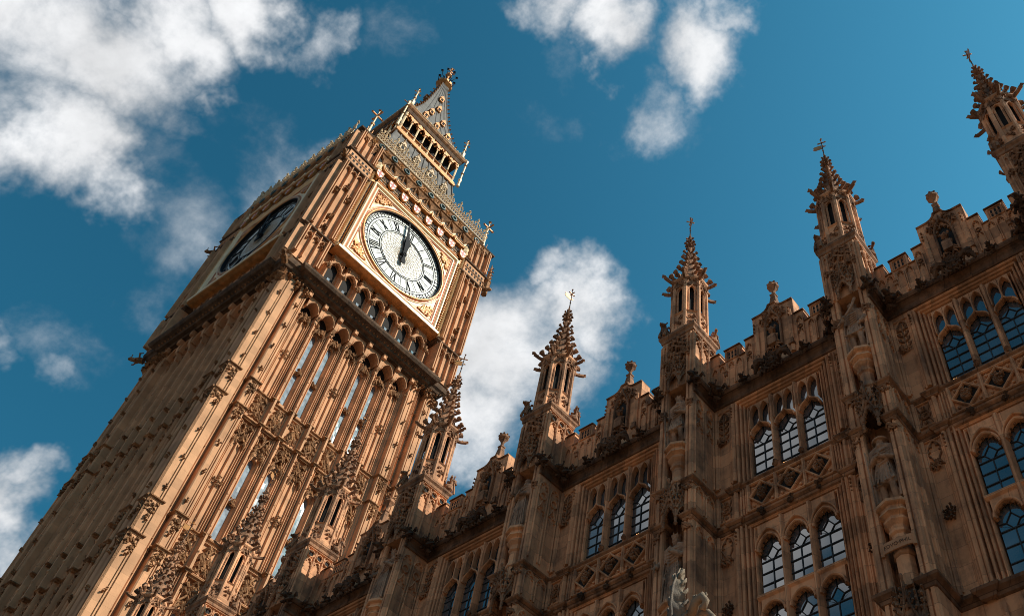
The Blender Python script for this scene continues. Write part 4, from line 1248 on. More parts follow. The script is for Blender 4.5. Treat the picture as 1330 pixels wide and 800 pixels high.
def bay_set(w0, w1, wslit, wtop, wins):
    """seven bays of one tier between string courses w0..w1"""
    m = MB().mat('tower')
    for e in EDGE[1:-1]:
        m.vprism([(e - .15, -.95), (e - .15, -.52), (e - .13, -.40), (e - .095, -.40), (e - .085, -.50), (e - .06, -.50), (e - .05, -.30), (e - .02, -.21), (e + .02, -.21), (e + .05, -.30), (e + .06, -.50), (e + .085, -.50), (e + .095, -.40), (e + .13, -.40), (e + .15, -.52), (e + .15, -.95)], w0, w1)
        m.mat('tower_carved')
        z = w0 + .5
        while z < w1 - .5:
            m.oblob((e, -.21, z), (.04, .03, .05))
            z += .93
        m.mat('tower')
    for i, c in enumerate(CEN):
        if i in wins:
            for s in (-1, 1):
                m.vprism([(c + s * .42, -.95), (c + s * .42, -.56), (c + s * .39, -.48), (c + s * .36, -.48), (c + s * .34, -.58), (c + s * .31, -.58), (c + s * .29, -.50), (c + s * .26, -.50), (c + s * .24, -.60), (c + s * .21, -.60), (c + s * .14, -.76), (c + s * .14, -.95)][::s], w0, w1)
            m.box(c - .16, c + .16, -.95, -.62, w0, wslit)
            m.box(c - .16, c + .16, -.95, -.64, wtop + .28, w1)
            A = arch(c, .155, wtop, wtop + .26, 4); m.strip(A, [(p[0], wtop + .3) for p in A], -.9, -.64)
            mid = (wslit + wtop) / 2 - .2
            m.mat('tower_carved')
            m.box(c - .16, c + .16, -.9, -.68, mid - .08, mid + .10); m.foliage(c - .16, c + .16, mid - .12, mid + .22, -.66, 7, .10)
            h0 = wtop + .25
        else:
            m.box(c - .42, c + .42, -.95, -.62, w0, w1)
            for u in (-.36, -.27, .27, .36): m.vprism([(c + u - .035, -.58), (c + u - .015, -.48 - (.04 if abs(u) < .3 else 0)), (c + u + .015, -.48 - (.04 if abs(u) < .3 else 0)), (c + u + .035, -.58)], w0, w1)
            m.vprism([(c - .06, -.58), (c - .025, -.49), (c + .025, -.49), (c + .06, -.58)], w0, wtop + .4)
            m.mat('tower_carved')
            mid = (w0 + wtop) / 2 + .4
            for a in range(4):                                     # carved cross half way up
                ca, sa = math.cos(a * PI / 2), math.sin(a * PI / 2)
                for r in (.06, .15, .24):
                    m.oblob((c + r * ca, -.49, mid + r * 1.25 * sa), (.075, .07, .085))
                for q in (-1, 1): m.oblob((c + .22 * ca - q * .08 * sa, -.48, mid + .27 * sa + q * .09 * ca), (.055, .06, .06))
            h0 = wtop + .35
        # traceried head: cusped arch, paired lights and leafwork up to the string
        m.mat('tower_carved')
        hh = max(.5, w1 - h0 - .15)
        A = ogee(c, .33, h0, h0 + hh * .62, 7)
        m.bar(A, .09, -.62, -.43); m.foils(A, 5, .12, -.62, -.48)
        for s in (-1, 1):
            m.bar(arch(c + s * .18, .15, h0 + hh * .6, h0 + hh * .9, 5), .06, -.62, -.45)
            m.tube([(c + s * .33, -.47, h0 - .25), (c + s * .30, -.40, h0), (c + s * .2, -.38, h0 + .2)], [.03, .07, .04], 5)
        m.foliage(c - .30, c + .30, h0 - .05, h0 + hh * .95, -.50, int(10 + 11 * hh), .12)
        m.mat('tower')
    return m
def slit_glass(wslit, wtop):
    m = MB()
    n = int((wtop + .2 - wslit) / .32)
    for i in range(n):
        a, b = wslit + (wtop + .25 - wslit) * i / n, wslit + (wtop + .25 - wslit) * (i + 1) / n
        for u0, u1 in ((-.13, 0), (0, .13)):
            tu, tw = rnd.gauss(0, .009), rnd.gauss(0, .009)
            m.loops([[(u0, -.86, a), (u1, -.86, a), (u1, -.86, b), (u0, -.86, b)],
                     [(u0, -.80 + tu * -.08 - tw * .16, a), (u1, -.80 + tu * .08 - tw * .16, a), (u1, -.80 + tu * .08 + tw * .16, b), (u0, -.80 - tu * .08 + tw * .16, b)]])
    return m
def panel_band(w0, w1):
    """carved panels between the paired string courses, piers included"""
    m = MB().mat('tower')
    for i, c in enumerate(CEN):
        m.box(c - .42, c + .42, -.95, -.50, w0, w1)
        m.bar([(c - .40, w0 + .1), (c + .40, w0 + .1), (c + .40, w1 - .15), (c - .40, w1 - .15)], .07, -.52, -.40, True)
        m.mat('tower_carved')
        m.foliage(c - .30, c + .30, w0 + .2, w1 - .3, -.50, 34, .14)
        m.tube([(c - .2, -.44, w0 + .25), (c + .1, -.40, w0 + .6), (c - .12, -.40, w0 + .95), (c + .15, -.42, w1 - .35)], [.05, .08, .06, .05], 5)
        m.mat('tower')
    for e in EDGE[1:-1]:
        m.vprism([(e - .15, -.95), (e - .15, -.46), (e - .09, -.38), (e - .05, -.12), (e + .05, -.12), (e + .09, -.38), (e + .15, -.46), (e + .15, -.95)], w0, w1)
        m.oblob((e, -.11, (w0 + w1) / 2), (.08, .07, .12))
    return m
def pier_heads(w0, w1, s, top, part_):
    m = MB().mat('tower_carved')
    if 1:
        for u, hw_ in (((5.5, .22), (4.25, .20))[part_:part_ + 1]):
            if 1:
                m.foils(arch(s * u, hw_, top - .55, top - .1, 5), 3, .12, -.03, .05)
                m.foliage(s * u - hw_, s * u + hw_, top - .62, top - .05, -.02, 13, .09)
                m.crocket((s * u, .0, top - .75), (0, 1, -.3), .16, .3)
        if part_ == 2: m.foliage(s * 4.84 - .28, s * 4.84 + .28, top - .5, top - .05, -.30, 10, .10)
    return m
tpart(shaft_core(), 'shaft', None)
for _s in (-1, 1):
    face('pier%d' % _s, lambda: pier_mb((_s,)), 'corner_pier')
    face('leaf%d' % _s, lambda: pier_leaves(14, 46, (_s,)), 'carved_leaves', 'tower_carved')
TIERS = [(38.68, 45.25, 39.1, 44.45), (30.08, 36.86, 30.4, 35.0), (21.48, 28.26, 21.8, 26.4), (12.88, 19.66, 13.2, 17.8)]
for n_, (w0, w1, ws, wt) in enumerate(TIERS):
    face('bays%d' % n_, lambda: bay_set(w0, w1, ws, wt, (1, 2, 4, 5)), 'bay_panelling')
    for rz, l in FACES:
        for i in (1, 2, 4, 5):
            c = CEN[i]
            ca, sa = math.cos(rz), math.sin(rz)
            loc = (l[0] + ca * c, l[1] + sa * c, 0)
            slit_glass(ws, wt).build('window', 'tglass', tower, False, loc, rz)
for n_, w in enumerate((38.68, 30.08, 21.48, 12.88)):
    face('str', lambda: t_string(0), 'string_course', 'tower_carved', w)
    face('str', None, 'string_course', 'tower_carved', w - 1.82)
    face('pb', lambda: panel_band(36.86, 38.66), 'carved_panels', None, w - 38.68)
    for _s in (-1, 1):
        for _t in (36.74, 38.54):
          for _p in range(3): face('ph%d%d%d' % (_s, _t, _p), lambda: pier_heads(36.86, 38.66, _s, _t, _p), 'carved_pier_head', None, w - 38.68)
mb = MB().mat('tower'); mb.box(-HW + .02, HW - .02, -HW + .02, HW - .02, 0, 10.9); tpart(mb, 'tower_base')

# -- machicolation: pointed arches on corbels under the great cornice
def corbels():
    m = MB().mat('tower')
    for i, e in enumerate(EDGE):
        if 0 < i < 7:
            m.sprism([(-.6, 44.9), (-.21, 44.9), (-.16, 45.2), (-.02, 45.4), (.02, 45.8), (.02, 46.45), (-.6, 46.45)], e - .10, e + .10)
        m.mat('tower_carved'); m.foliage(e - .09, e + .09, 44.95, 45.5, -.12, 7, .07); m.mat('tower')
        m.box(e - .12, e + .12, .0, .16, 46.02, 46.38)
        m.bar([(e - .09, 46.05), (e + .09, 46.05), (e + .09, 46.35), (e - .09, 46.35)], .045, .14, .19, True)
    for c in CEN:
        A = arch(c, .40, 45.45, 46.15, 7)
        m.strip(A, [(p[0], 46.45) for p in A], -.7, -.10)
        m.bar(A, .07, -.3, -.03)
        m.mat('void_shade'); m.box(c - .47, c + .47, -.98, -.70, 45.25, 46.3); m.mat('tower')  # black boxes paint the deep shade inside the arches
    return m
def corner_leaves(s):
    m = MB().mat('tower_carved')
    if 1:
        for i in range(26): m.crocket((s * rnd.uniform(4.0, 5.85), .02, rnd.uniform(45.7, 46.5)), (rnd.uniform(-.5, .5), 1, 0), .24, .4)
        for i in range(12): m.oblob((s * (5.85 + rnd.uniform(-.1, .15)), rnd.uniform(-.1, .15), rnd.uniform(45.6, 46.4)), .17)
    return m
face('corb', corbels, 'machicolation')
for _s in (-1, 1): face('cl%d' % _s, lambda: corner_leaves(_s), 'carved_leaves')
def square(h): return [(-h, -h), (-h, h), (h, h), (h, -h)]
mb = MB()
mb.sweep(square(HW), [(-.4, 46.36), (.10, 46.40), (.14, 46.52), (.24, 46.60), (.30, 46.74), (.42, 46.86), (.46, 47.02), (.47, 47.16), (.40, 47.28), (.30, 47.36), (-.4, 47.38)], True)
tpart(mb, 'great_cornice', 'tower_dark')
def cornice_front():
    m = MB()
    m.sweep([(-4.45, -.1), (-4.45, .0), (4.45, .0), (4.45, -.1)], [(-.3, 46.37), (.14, 46.41), (.20, 46.53), (.40, 46.57), (.48, 46.71), (.74, 46.85), (.84, 47.01), (.86, 47.15), (.66, 47.29), (.42, 47.37), (-.3, 47.385)])
    return m
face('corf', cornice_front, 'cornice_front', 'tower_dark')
def cornice_leaves():
    m = MB()
    u = -4.5
    while u < 4.5:
        m.crocket((u, .40, 46.70), (0, 1, -.1), .17, .4); m.oblob((u + .14, .58, 46.9), (.07, .05, .06)); u += .28
    return m
face('corleaf', cornice_leaves, 'cornice_leaves', 'tower_carved')

# -- arcade below the dial
def arcade():
    m = MB().mat('tower')
    m.box(-4.1, 4.1, -.55, -.16, 47.3, 50.4)
    for i, e in enumerate(EDGE):
        m.vprism([(e - .13, -.2), (e - .13, .12), (e - .07, .16), (e - .07, .28), (e - .03, .36), (e + .03, .36), (e + .07, .28), (e + .07, .16), (e + .13, .12), (e + .13, -.2)], 47.35, 49.3)
        m.box(e - .14, e + .14, -.2, .38, 48.98, 49.08); m.box(e - .14, e + .14, -.2, .38, 47.36, 47.70)
        m.mat('tower_carved'); m.foliage(e - .14, e + .14, 48.7, 49.0, .38, 8, .09); m.mat('tower')
    for c in CEN:
        A = arch(c, .42, 49.15, 49.85, 7)
        m.strip(A, [(p[0], 50.38) for p in A], -.2, .16)
        m.bar(A, .08, .05, .24)
        m.mat('tower_carved'); m.foils(A, 5, .12, -.05, .10)
        for s in (-1, 1): m.foliage(c + s * .36 - .1, c + s * .36 + .1, 49.75, 50.1, .17, 5, .08)
        m.mat('tower')
        m.box(c - .42, c + .42, -.18, .34, 47.36, 47.62)
        m.sprism([(.0, 47.62), (.38, 47.62), (.0, 47.95)], c - .38, c + .38)
        m.mat('void_shade'); m.box(c - .30, c + .30, -.165, -.15, 47.6, 50.0); m.mat('tower')  # black back sheet paints the shade of the niche
    m.mat('tower_carved')
    for k in range(44): m.box(-4.0 + k * .182 - .05, -4.0 + k * .182 + .05, .36, .44, 47.42, 47.54)
    return m
face('arc', arcade, 'arcade')
for rz, l in FACES:
    for c in CEN:
        m = MB(); m.loops([[(-.09, -.14, 48.0), (.09, -.14, 48.0), (.09, -.14, 48.6), (-.09, -.14, 48.6)], [(-.09, -.10, 48.0), (.09, -.10, 48.0), (.09, -.12, 48.6), (-.09, -.12, 48.6)]])
        m.build('arcade_window', 'tglass', tower, False, (l[0] + math.cos(rz) * c, l[1] + math.sin(rz) * c, 0), rz)

# -- clock stage
mb = MB().mat('tower'); mb.box(-5.5, 5.5, -5.5, 5.5, 47.2, 61.6)
for sx in (-1, 1):
    for sy in (-1, 1):
        a0, a1 = sorted((sx * 4.45, sx * 6.25)); b0, b1 = sorted((sy * 4.45, sy * 6.25))
        mb.box(a0, a1, b0, b1, 47.36, 62.2)
tpart(mb, 'clock_stage')
PF = .45                                                       # pier front above the face plane
def stage_piers(sides):
    m = MB().mat('tower')
    def rib(u, w0, w1, wd=.10, d=.14): m.vprism([(u - wd / 2, PF - .03), (u - wd / 4, PF + d), (u + wd / 4, PF + d), (u + wd / 2, PF - .03)], w0, w1)
    for s in sides:
        c = s * 5.35
        for w0, w1 in ((47.5, 50.05), (50.45, 57.75), (59.45, 61.9)):
            for u in (-.84, -.70, -.24, .24, .70, .84): rib(c + u, w0, w1, .12 if abs(u) > .6 else .10, .34 if abs(u) > .6 else .24)
            for u in (-.47, 0, .47):
                A = arch(c + u, .20, w1 - .55, w1 - .2, 5)
                m.bar(A, .06, PF - .02, PF + .18)
                m.mat('tower_carved'); m.foils(A, 3, .10, PF - .02, PF + .12); m.mat('tower')
        m.mat('tower_carved')
        for w in (52.2, 54.6):
            for u in (-.47, 0, .47):
                if (w > 53) == (u == 0): continue
                for k in range(8): m.crocket((c + u + rnd.uniform(-.16, .16), PF, w + rnd.uniform(-.32, .32)), (rnd.uniform(-.5, .5), 1, 0), .26, .4)
        for w in (54.6, 52.2):
            for k in range(7): m.crocket((c + rnd.uniform(-.2, .2), PF, w + rnd.uniform(-.3, .3) + (1.1 if w > 53 else -1.0)), (rnd.uniform(-.5, .5), 1, 0), .22, .4)
        for k in range(12): m.crocket((c + rnd.uniform(-.7, .7), PF + .03, rnd.uniform(49.2, 49.9)), (rnd.uniform(-.4, .4), 1, 0), .18, .4)
        m.mat('tower')
        # band with square holes
        m.box(c - .95, c + .95, PF - .05, PF + .16, 58.05, 59.2)
        m.mat('void_shade')
        for k in range(6):
            for j in range(2): m.box(c - .80 + k * .29, c - .65 + k * .29, PF + .15, PF + .168, 58.25 + j * .5, 58.50 + j * .5)
        m.mat('tower')
        m.bar([(c - .9, 58.62), (c + .9, 58.62)], .08, PF + .14, PF + .21)
    return m
for _s in (-1, 1): face('spier%d' % _s, lambda: stage_piers((_s,)), 'clock_stage_pier')
def pier_ring(w, big, name, mat):
    m = MB()
    p = [(-.1, -.22), (.06, -.18), (.09, -.08), (.20, -.02), (.22, .06), (.08, .14), (-.1, .16)]
    m.sweep(square(.90), [(o * big, z * big) for o, z in p], True)
    first = None
    for sx, sy in ((1, 1), (1, -1), (-1, -1), (-1, 1)):
        if first is None: o = first = tpart(m, name, mat)
        else: o = first.copy(); C.objects.link(o); o.parent = tower
        o.location = (sx * 5.35, sy * 5.35, w)
pier_ring(50.25, 1.0, 'pier_ledge', 'tower_dark'); pier_ring(57.88, 1.1, 'pier_ledge', 'tower_dark'); pier_ring(59.32, 1.2, 'pier_ledge', 'tower_dark'); pier_ring(62.1, 1.3, 'pier_ledge', 'tower_dark')
# gargoyles at the corners of the clock stage
def gargoyle():
    m = MB()
    m.tube([(0, -.2, 0), (0, .3, .06), (0, .75, .02), (0, 1.05, .10), (0, 1.25, .06)], [.24, .22, .15, .17, .08], 8)
    for s in (-1, 1):
        m.tube([(s * .15, .2, .1), (s * .38, .25, .38), (s * .30, .0, .55)], [.10, .09, .03], 5)
        m.crocket((s * .10, 1.0, .2), (s * .5, -.2, .7), .16)
        m.tube([(s * .15, .5, -.05), (s * .22, .65, -.25), (s * .2, .8, -.3)], [.08, .06, .05], 5)
    for i in range(14): m.oblob((rnd.uniform(-.2, .2), rnd.uniform(-.1, .9), rnd.uniform(-.15, .2)), .11)
    return m
g0 = None
for w, rr in ((46.6, 6.2), (58.0, 6.3)):
    for sx, sy, a in ((1, 1, PI * .75), (1, -1, PI * .25), (-1, -1, -PI * .25)):
        if g0 is None: g0 = gargoyle().build('gargoyle', 'tower_carved', tower, False); o = g0
        else: o = g0.copy(); C.objects.link(o); o.parent = tower
        o.location = (sx * rr, sy * rr, w); o.rotation_euler.z = a
        if w < 50: o.scale = (.8, .6, .8)

# -- dial and its gilded frame (u,w about the dial centre)
DC = 54.62
DR = 3.20
def dial_frame():
    m = MB().mat('cream')
    F = .55
    # spandrel plate around the round opening
    C_ = circle(0, DC, DR + .16, 64)
    S_ = []
    for u, w in C_:
        a = math.atan2(w - DC, u); k = 1 / max(abs(math.cos(a)), abs(math.sin(a)))
        S_.append((3.55 * k * math.cos(a), DC + 3.55 * k * math.sin(a)))
    m.loops([[(a[0], .05, a[1]), (b[0], .05, b[1]), (b[0], F - .07, b[1]), (a[0], F - .07, a[1])] for a, b in zip(C_, S_)], True, False, True)
    def sq(h): return [(-h, DC - h), (h, DC - h), (h, DC + h), (-h, DC + h)]
    m.bar(sq(3.80), .20, .0, F + .10, True)
    m.bar(sq(3.52), .20, .0, F + .03, True)
    m.mat('rust'); m.bar(sq(3.665), .09, .0, F - .02, True); m.bar(sq(3.385), .07, .0, F - .015, True)
    m.mat('gold'); m.bar(circle(0, DC, DR + .12, 64), .17, F - .10, F + .06, True)
    m.mat('iron'); m.loops([[(DR * math.cos(t), d, DC + DR * math.sin(t)) for d in (.04, F + .0)] + [((DR + .12) * math.cos(t), d, DC + (DR + .12) * math.sin(t)) for d in (F + .0, .04)] for t in [2 * PI * i / 64 for i in range(64)]], True, False, True)  # black lining paints the shadow inside the dial reveal
    m.mat('rust'); m.bar(circle(0, DC, DR + .26, 64), .05, .05, F - .02, True)
    m.mat('cream'); m.bar(circle(0, DC, DR + .36, 64), .09, .05, F + .0, True)
    # scrolled foliage in the spandrels
    for sx in (-1, 1):
        for sw in (-1, 1):
            m.mat('spandrel')
            c1 = [(sx * 3.31, DC + sw * 3.31), (sx * 3.31, DC + sw * 1.9), (sx * 2.64, DC + sw * 2.64), (sx * 1.9, DC + sw * 3.31)]
            m.fprism(c1, F - .08, F - .055)
            m.mat('gold')
            for k in range(46):
                a, b = rnd.random(), rnd.random()
                if a + b > 1: a, b = 1 - a, 1 - b
                u = 3.24 - .95 * a * 1.1; w = 3.24 - .95 * b * 1.1
                if math.hypot(u, w) < DR + .50: continue
                r = rnd.uniform(.07, .13)
                th = rnd.uniform(0, 6.28)
                m.bar([(sx * u + r * math.cos(th + t), DC + sw * w + r * math.sin(th + t)) for t in (0, 1, 2, 3, 4)], .05, F - .06, F + .04)
            for t, q in ((.5, .5), (.28, .62), (.62, .28)):
                m.blob((sx * (3.05 - t * .75), F, DC + sw * (3.05 - q * .75)), (.13, .07, .13))
    # beaded side columns
    for s in (-1, 1):
        m.mat('gold')
        m.vprism([(s * 3.90, .0), (s * 3.90, F - .1), (s * 4.34, F - .1), (s * 4.34, 0)][::s], 50.55, 59.9)
        m.mat('cream')
        n = 40
        for i in range(n):
            w = 50.75 + i * (9.1 / n)
            m.oblob((s * 4.24, F - .02, w), (.13, .13, .105), .05)
        m.mat('iron'); m.vprism([(s * 3.90, F - .11), (s * 3.90, F - .085), (s * 4.10, F - .085), (s * 4.10, F - .11)][::s], 50.6, 58.4)
        m.mat('gold')
        for i in range(48): m.oblob((s * 4.0, F - .04, 50.72 + i * .162), (.065, .08, .06), .05)
        for i in range(n): m.oblob((s * 4.42, F - .22, 50.85 + i * (9.1 / n)), (.07, .07, .06), .05)
        m.mat('cream'); m.oblob((s * 4.2, F + .05, 50.62), .2, .05)
        m.lathe(s * 4.15, F - .05, [(.22, 59.7), (.28, 59.9), (.2, 60.1), (.25, 60.35), (.12, 60.6)], 6)
    # bottom sill
    m.mat('cream'); m.sprism([(.0, 50.38), (F + .22, 50.44), (F + .24, 50.60), (F + .05, 50.84), (.0, 50.88)], -4.1, 4.1)
    m.mat('gold'); m.sprism([(.0, 50.33), (F - .10, 50.35), (F + .16, 50.43), (.0, 50.43)], -4.2, 4.2)
    return m
face('dframe', dial_frame, 'dial_frame')
DD = .36
def dial():
    m = MB()
    m.lathe(0, 0, [(0.01, 0), (DR + .1, 0)], 64)
    T = m.v; m.v = [(p[0], DD + 0 * p[1], DC + p[1]) for p in T]; m.f = [tuple(range(64, 128))]; m.m = [0]
    return m
def ring(m, r, t, d1=.035, n=72): m.bar(circle(0, DC, r, n), t, DD - .01, DD + d1, True)
def pol(r, a): return (r * math.sin(a), DC + r * math.cos(a))     # clock angle
def dial_marks():
    m = MB().mat('iron')
    ring(m, 3.27, .07); ring(m, 2.86, .05); ring(m, 2.70, .035); ring(m, 1.86, .06); ring(m, 1.74, .035); ring(m, 3.10, .022)
    for i in range(60):
        a = 2 * PI * i / 60
        wd = .10 if i % 5 == 0 else .04
        m.bar([pol(2.87, a), pol(3.25, a)], wd, DD - .01, DD + .03)
        if i % 5: m.bar([pol(2.98, a + PI / 60), pol(3.2, a + PI / 60)], .018, DD - .01, DD + .02)
    for i in range(12): m.bar([pol(1.87, 2 * PI * (i + .5) / 12), pol(2.70, 2 * PI * (i + .5) / 12)], .025, DD - .01, DD + .02)
    for i in range(24):
        if i % 2 == 0 or True:
            a = 2 * PI * (i + .25) / 24; m.bar([pol(1.87, a), pol(2.70, a)], .014, DD - .01, DD + .015)
    NUM = ['XII', 'I', 'II', 'III', 'IV', 'V', 'VI', 'VII', 'VIII', 'IX', 'X', 'XI']
    Wd = {'I': .13, 'V': .30, 'X': .30}
    for h, tx_ in enumerate(NUM):
        a = 2 * PI * h / 12
        tot = sum(Wd[c] for c in tx_); x = -tot / 2
        ca, sa = math.cos(a), math.sin(a)
        def g(u, r): return (u * ca + r * sa, DC - u * sa + r * ca)
        r0, r1 = 1.95, 2.64
        for c in tx_:
            if c == 'I': m.bar([g(x + .065, r0), g(x + .065, r1)], .055, DD - .01, DD + .045)
            elif c == 'V':
                m.bar([g(x + .03, r1), g(x + .15, r0)], .08, DD - .01, DD + .045); m.bar([g(x + .27, r1), g(x + .15, r0)], .045, DD - .01, DD + .043)
            else:
                m.bar([g(x + .03, r1), g(x + .27, r0)], .08, DD - .01, DD + .045); m.bar([g(x + .27, r1), g(x + .03, r0)], .045, DD - .01, DD + .043)
            x += Wd[c]
    return m
def dial_lattice():
    m = MB()
    for k in range(24):
        a0 = 2 * PI * k / 24
        for s in (-1, 1):
            m.bar([pol(.15 + 1.58 * t, a0 + s * 1.25 * t) for t in [i / 7 for i in range(8)]], .022, DD - .01, DD + .015)
    for r in (.35, .62, .95, 1.3): ring(m, r, .012, .012, 36)
    return m
def hand(L, w, ang, d, hour):
    m = MB()
    def g(u, r): return (u * math.cos(ang) + r * math.sin(ang), DC - u * math.sin(ang) + r * math.cos(ang))
    if hour: P = [(-.10, -.55), (-.22, -.35), (-.12, -.15), (-.2, .0), (-.14, .25), (-.22, 1.0), (-.34, 1.25), (-.15, 1.45), (0, L), (.15, 1.45), (.34, 1.25), (.22, 1.0), (.14, .25), (.2, 0), (.12, -.15), (.22, -.35), (.10, -.55)]
    else: P = [(-.13, -.85), (-.17, -.6), (-.08, -.3), (-.17, 0), (-.11, .3), (-.09, 1.4), (-.055, L), (.055, L), (.09, 1.4), (.11, .3), (.17, 0), (.08, -.3), (.17, -.6), (.13, -.85)]
    m.fprism([g(u, r) for u, r in P], d, d + .05)
    m.lathe(0, 0, [(.2, 0), (.2, .1)], 12) if False else None
    m.bar(circle(0, DC, .12, 10), .14, d - .12, d + .09, True)
    return m
dials = face('dial', dial, 'clock_dial', 'opal')
dk = MB()
for o in dials:
    for key, fn, nm, mt in (('dmark', dial_marks, 'dial_numerals', 'iron'), ('dlat', dial_lattice, 'dial_lattice', 'lattice'), ('hh', lambda: hand(2.0, .3, math.radians(-4), .46, True), 'hour_hand', 'iron'), ('mh', lambda: hand(3.05, .2, math.radians(-9), .54, False), 'minute_hand', 'iron')):
        if key not in tp: tp[key] = fn().build(nm, mt, o)
        else:
            c = tp[key].copy(); C.objects.link(c); c.parent = o

# -- frieze with shields and gilded cresting, coved cornice
def frieze():
    m = MB().mat('tower_carved')
    F = .50
    m.box(-3.75, 3.75, -.3, F - .02, 58.3, 60.9)
    m.mat('cream'); m.bar([(-3.75, 58.42), (3.75, 58.42)], .08, F - .05, F + .10); m.bar([(-3.75, 58.62), (3.75, 58.62)], .06, F - .05, F + .08)
    m.mat('gold'); m.bar([(-3.75, 58.52), (3.75, 58.52)], .09, F - .05, F + .06); m.bar([(-3.75, 58.74), (3.75, 58.74)], .10, F - .05, F + .10)
    for i, c in enumerate(CEN):
        m.mat('gold')
        m.bar([(c - .56, 58.8), (c - .56, 59.9)], .16, F - .05, F + .10)
        m.bar([(c - .30, 58.95), (c + .30, 58.95)], .06, F - .05, F + .07)
        m.mat('void_shade')
        for k in range(5): m.box(c - .30 + k * .15 - .045, c - .30 + k * .15 + .045, F - .03, F + .003, 59.35, 59.85)
        m.mat('green'); m.box(c - .27, c - .10, F - .03, F + .004, 59.04, 59.16); m.box(c + .10, c + .27, F - .03, F + .004, 59.04, 59.16)
        m.mat('cream'); m.bar([(c - .34, 59.24), (c + .34, 59.24)], .05, F - .05, F + .06)
        # ogee cresting
        m.mat('gold')
        P = [(c - .56, 60.35), (c - .40, 60.05), (c - .2, 59.98), (c, 60.02), (c + .2, 59.98), (c + .40, 60.05), (c + .56, 60.35)]
        m.bar(P, .15, F - .05, F + .24)
        m.mat('cream'); m.bar([(u, w + .15) for u, w in P], .10, F - .05, F + .28)
        for s in (-1, 1): m.oblob((c + s * .56, F + .12, 60.55), (.10, .10, .18), .1)
    return m
face('frieze', frieze, 'shield_frieze')
def shield():
    m = MB().mat('white')
    P = [(-.26, .36), (.26, .36), (.26, -.02), (.18, -.24), (0, -.40), (-.18, -.24), (-.26, -.02)]
    m.fprism(P, 0, .12)
    m.mat('red'); m.box(-.05, .05, .115, .135, -.32, .36); m.box(-.258, .258, .113, .133, .02, .12)
    m.mat('gold'); m.bar(P, .05, -.02, .15, True)
    return m
for rz, l in FACES:
    ca, sa = math.cos(rz), math.sin(rz)
    for e in EDGE[:-1] + [EDGE[-1]]:
        d = .60
        loc = (l[0] + ca * e + sa * d, l[1] + sa * e - ca * d, 59.28)
        if 'sh' not in tp: tp['sh'] = shield().build('shield', None, tower, False, loc, rz)
        else:
            c = tp['sh'].copy(); C.objects.link(c); c.parent = tower; c.location = loc; c.rotation_euler.z = rz
mb = MB()
mb.box(-5.2, 5.2, -5.2, 5.2, 61.4, 62.39)
tpart(mb, 'roof_platform', 'tower_carved')
def cove():
    m = MB()
    m.sweep([(-5.25, -.6), (-5.25, 0), (5.25, 0), (5.25, -.6)], [(-.4, 60.5), (.36, 60.62), (.40, 60.9), (.48, 61.35), (.60, 61.62), (.68, 61.68), (.68, 62.26), (.60, 62.36), (-.4, 62.40)])
    return m
face('covem', cove, 'coved_cornice', 'tower_carved')
def cove_work():
    m = MB().mat('tower_carved')
    for i in range(9):
        c = -4.48 + i * 1.12
        m.tube([(c - .55, .40, 60.6), (c - .4, .50, 61.15), (c, .60, 61.55), (c + .4, .50, 61.15), (c + .55, .40, 60.6)], .07, 5)
        m.tube([(c, .42, 60.6), (c, .58, 61.55)], [.05, .05], 5)
        m.mat('void_shade'); m.fprism(arch(c - .26, .17, 60.8, 61.25, 4) , .40, .46); m.fprism(arch(c + .26, .17, 60.8, 61.25, 4), .40, .46); m.mat('tower_carved')
    for i in range(19):
        c = -5.22 + i * .58
        if i % 2:
            m.mat('green'); m.bar(circle(c, 61.97, .20, 12), .14, .66, .76, True); m.oblob((c, .70, 61.97), (.13, .06, .13))
        else:
            m.mat('gold')
            for k in range(11): m.oblob((c + rnd.uniform(-.24, .24), .70, 61.97 + rnd.uniform(-.22, .22)), (.085, .06, .08))
    return m
face('cove', cove_work, 'cornice_medallions')
def cresting():
    m = MB()
    D = .66; S = 1.35
    m.bar([(-5.9, 61.76), (5.9, 61.76)], .12, D - .1, D + .08)
    m.bar([(-5.9, 62.16), (5.9, 62.16)], .06, D - .03, D + .03)
    m.bar([(-5.9, 62.5), (5.9, 62.5)], .04, D - .03, D + .03)
    for i in range(47):
        u = -5.8 + i * .252
        m.bar(circle(u, 61.96, .11, 8), .045, D - .03, D + .03, True)
        m.bar(circle(u + .126, 62.33, .10, 8), .04, D - .03, D + .03, True)
        m.oblob((u, D, 62.62 + (.12 if i % 2 else 0)), (.09, .07, .17), .1)
        if i % 4 == 2:
            m.tube([(u, D, 62.0), (u, D, 63.1)], .05, 4); m.oblob((u, D, 63.15), (.13, .10, .18), .1)
            for q in (-1, 1): m.oblob((u + q * .17, D, 62.88), (.12, .08, .09), .1)
    m.v = [(p[0] * .9, p[1], 62.36 + (p[2] - 61.7) * S) for p in m.v]
    return m
face('crest', cresting, 'roof_cresting', 'silver')
# corner finials on the stone stage
def corner_finial():
    m = MB().mat('cream')
    m.lathe(0, 0, [(.34, 62.1), (.34, 62.2), (.26, 62.4), (.20, 62.9), (.26, 63.0), (.12, 63.2), (.07, 64.4), (.14, 64.5), (.06, 64.7), (.05, 65.6), (.10, 65.7), (.04, 65.9), (.03, 66.6)], 6)
    m.mat('gold')
    m.box(-.42, .42, -.05, .05, 65.75, 65.85); m.box(-.05, .05, -.42, .42, 65.75, 65.85)
    for s in (-1, 1):
        m.oblob((s * .46, 0, 65.8), .12); m.oblob((0, s * .46, 65.8), .12)
    m.oblob((0, 0, 66.6), .15); m.blob((0, 0, 64.5), .16)
    for q in range(4):
        a = q * PI / 2 + PI / 4; m.tube([(.25 * math.cos(a), .25 * math.sin(a), 62.3), (.30 * math.cos(a), .30 * math.sin(a), 63.6)], [.06, .02], 5)
    return m
cf = None
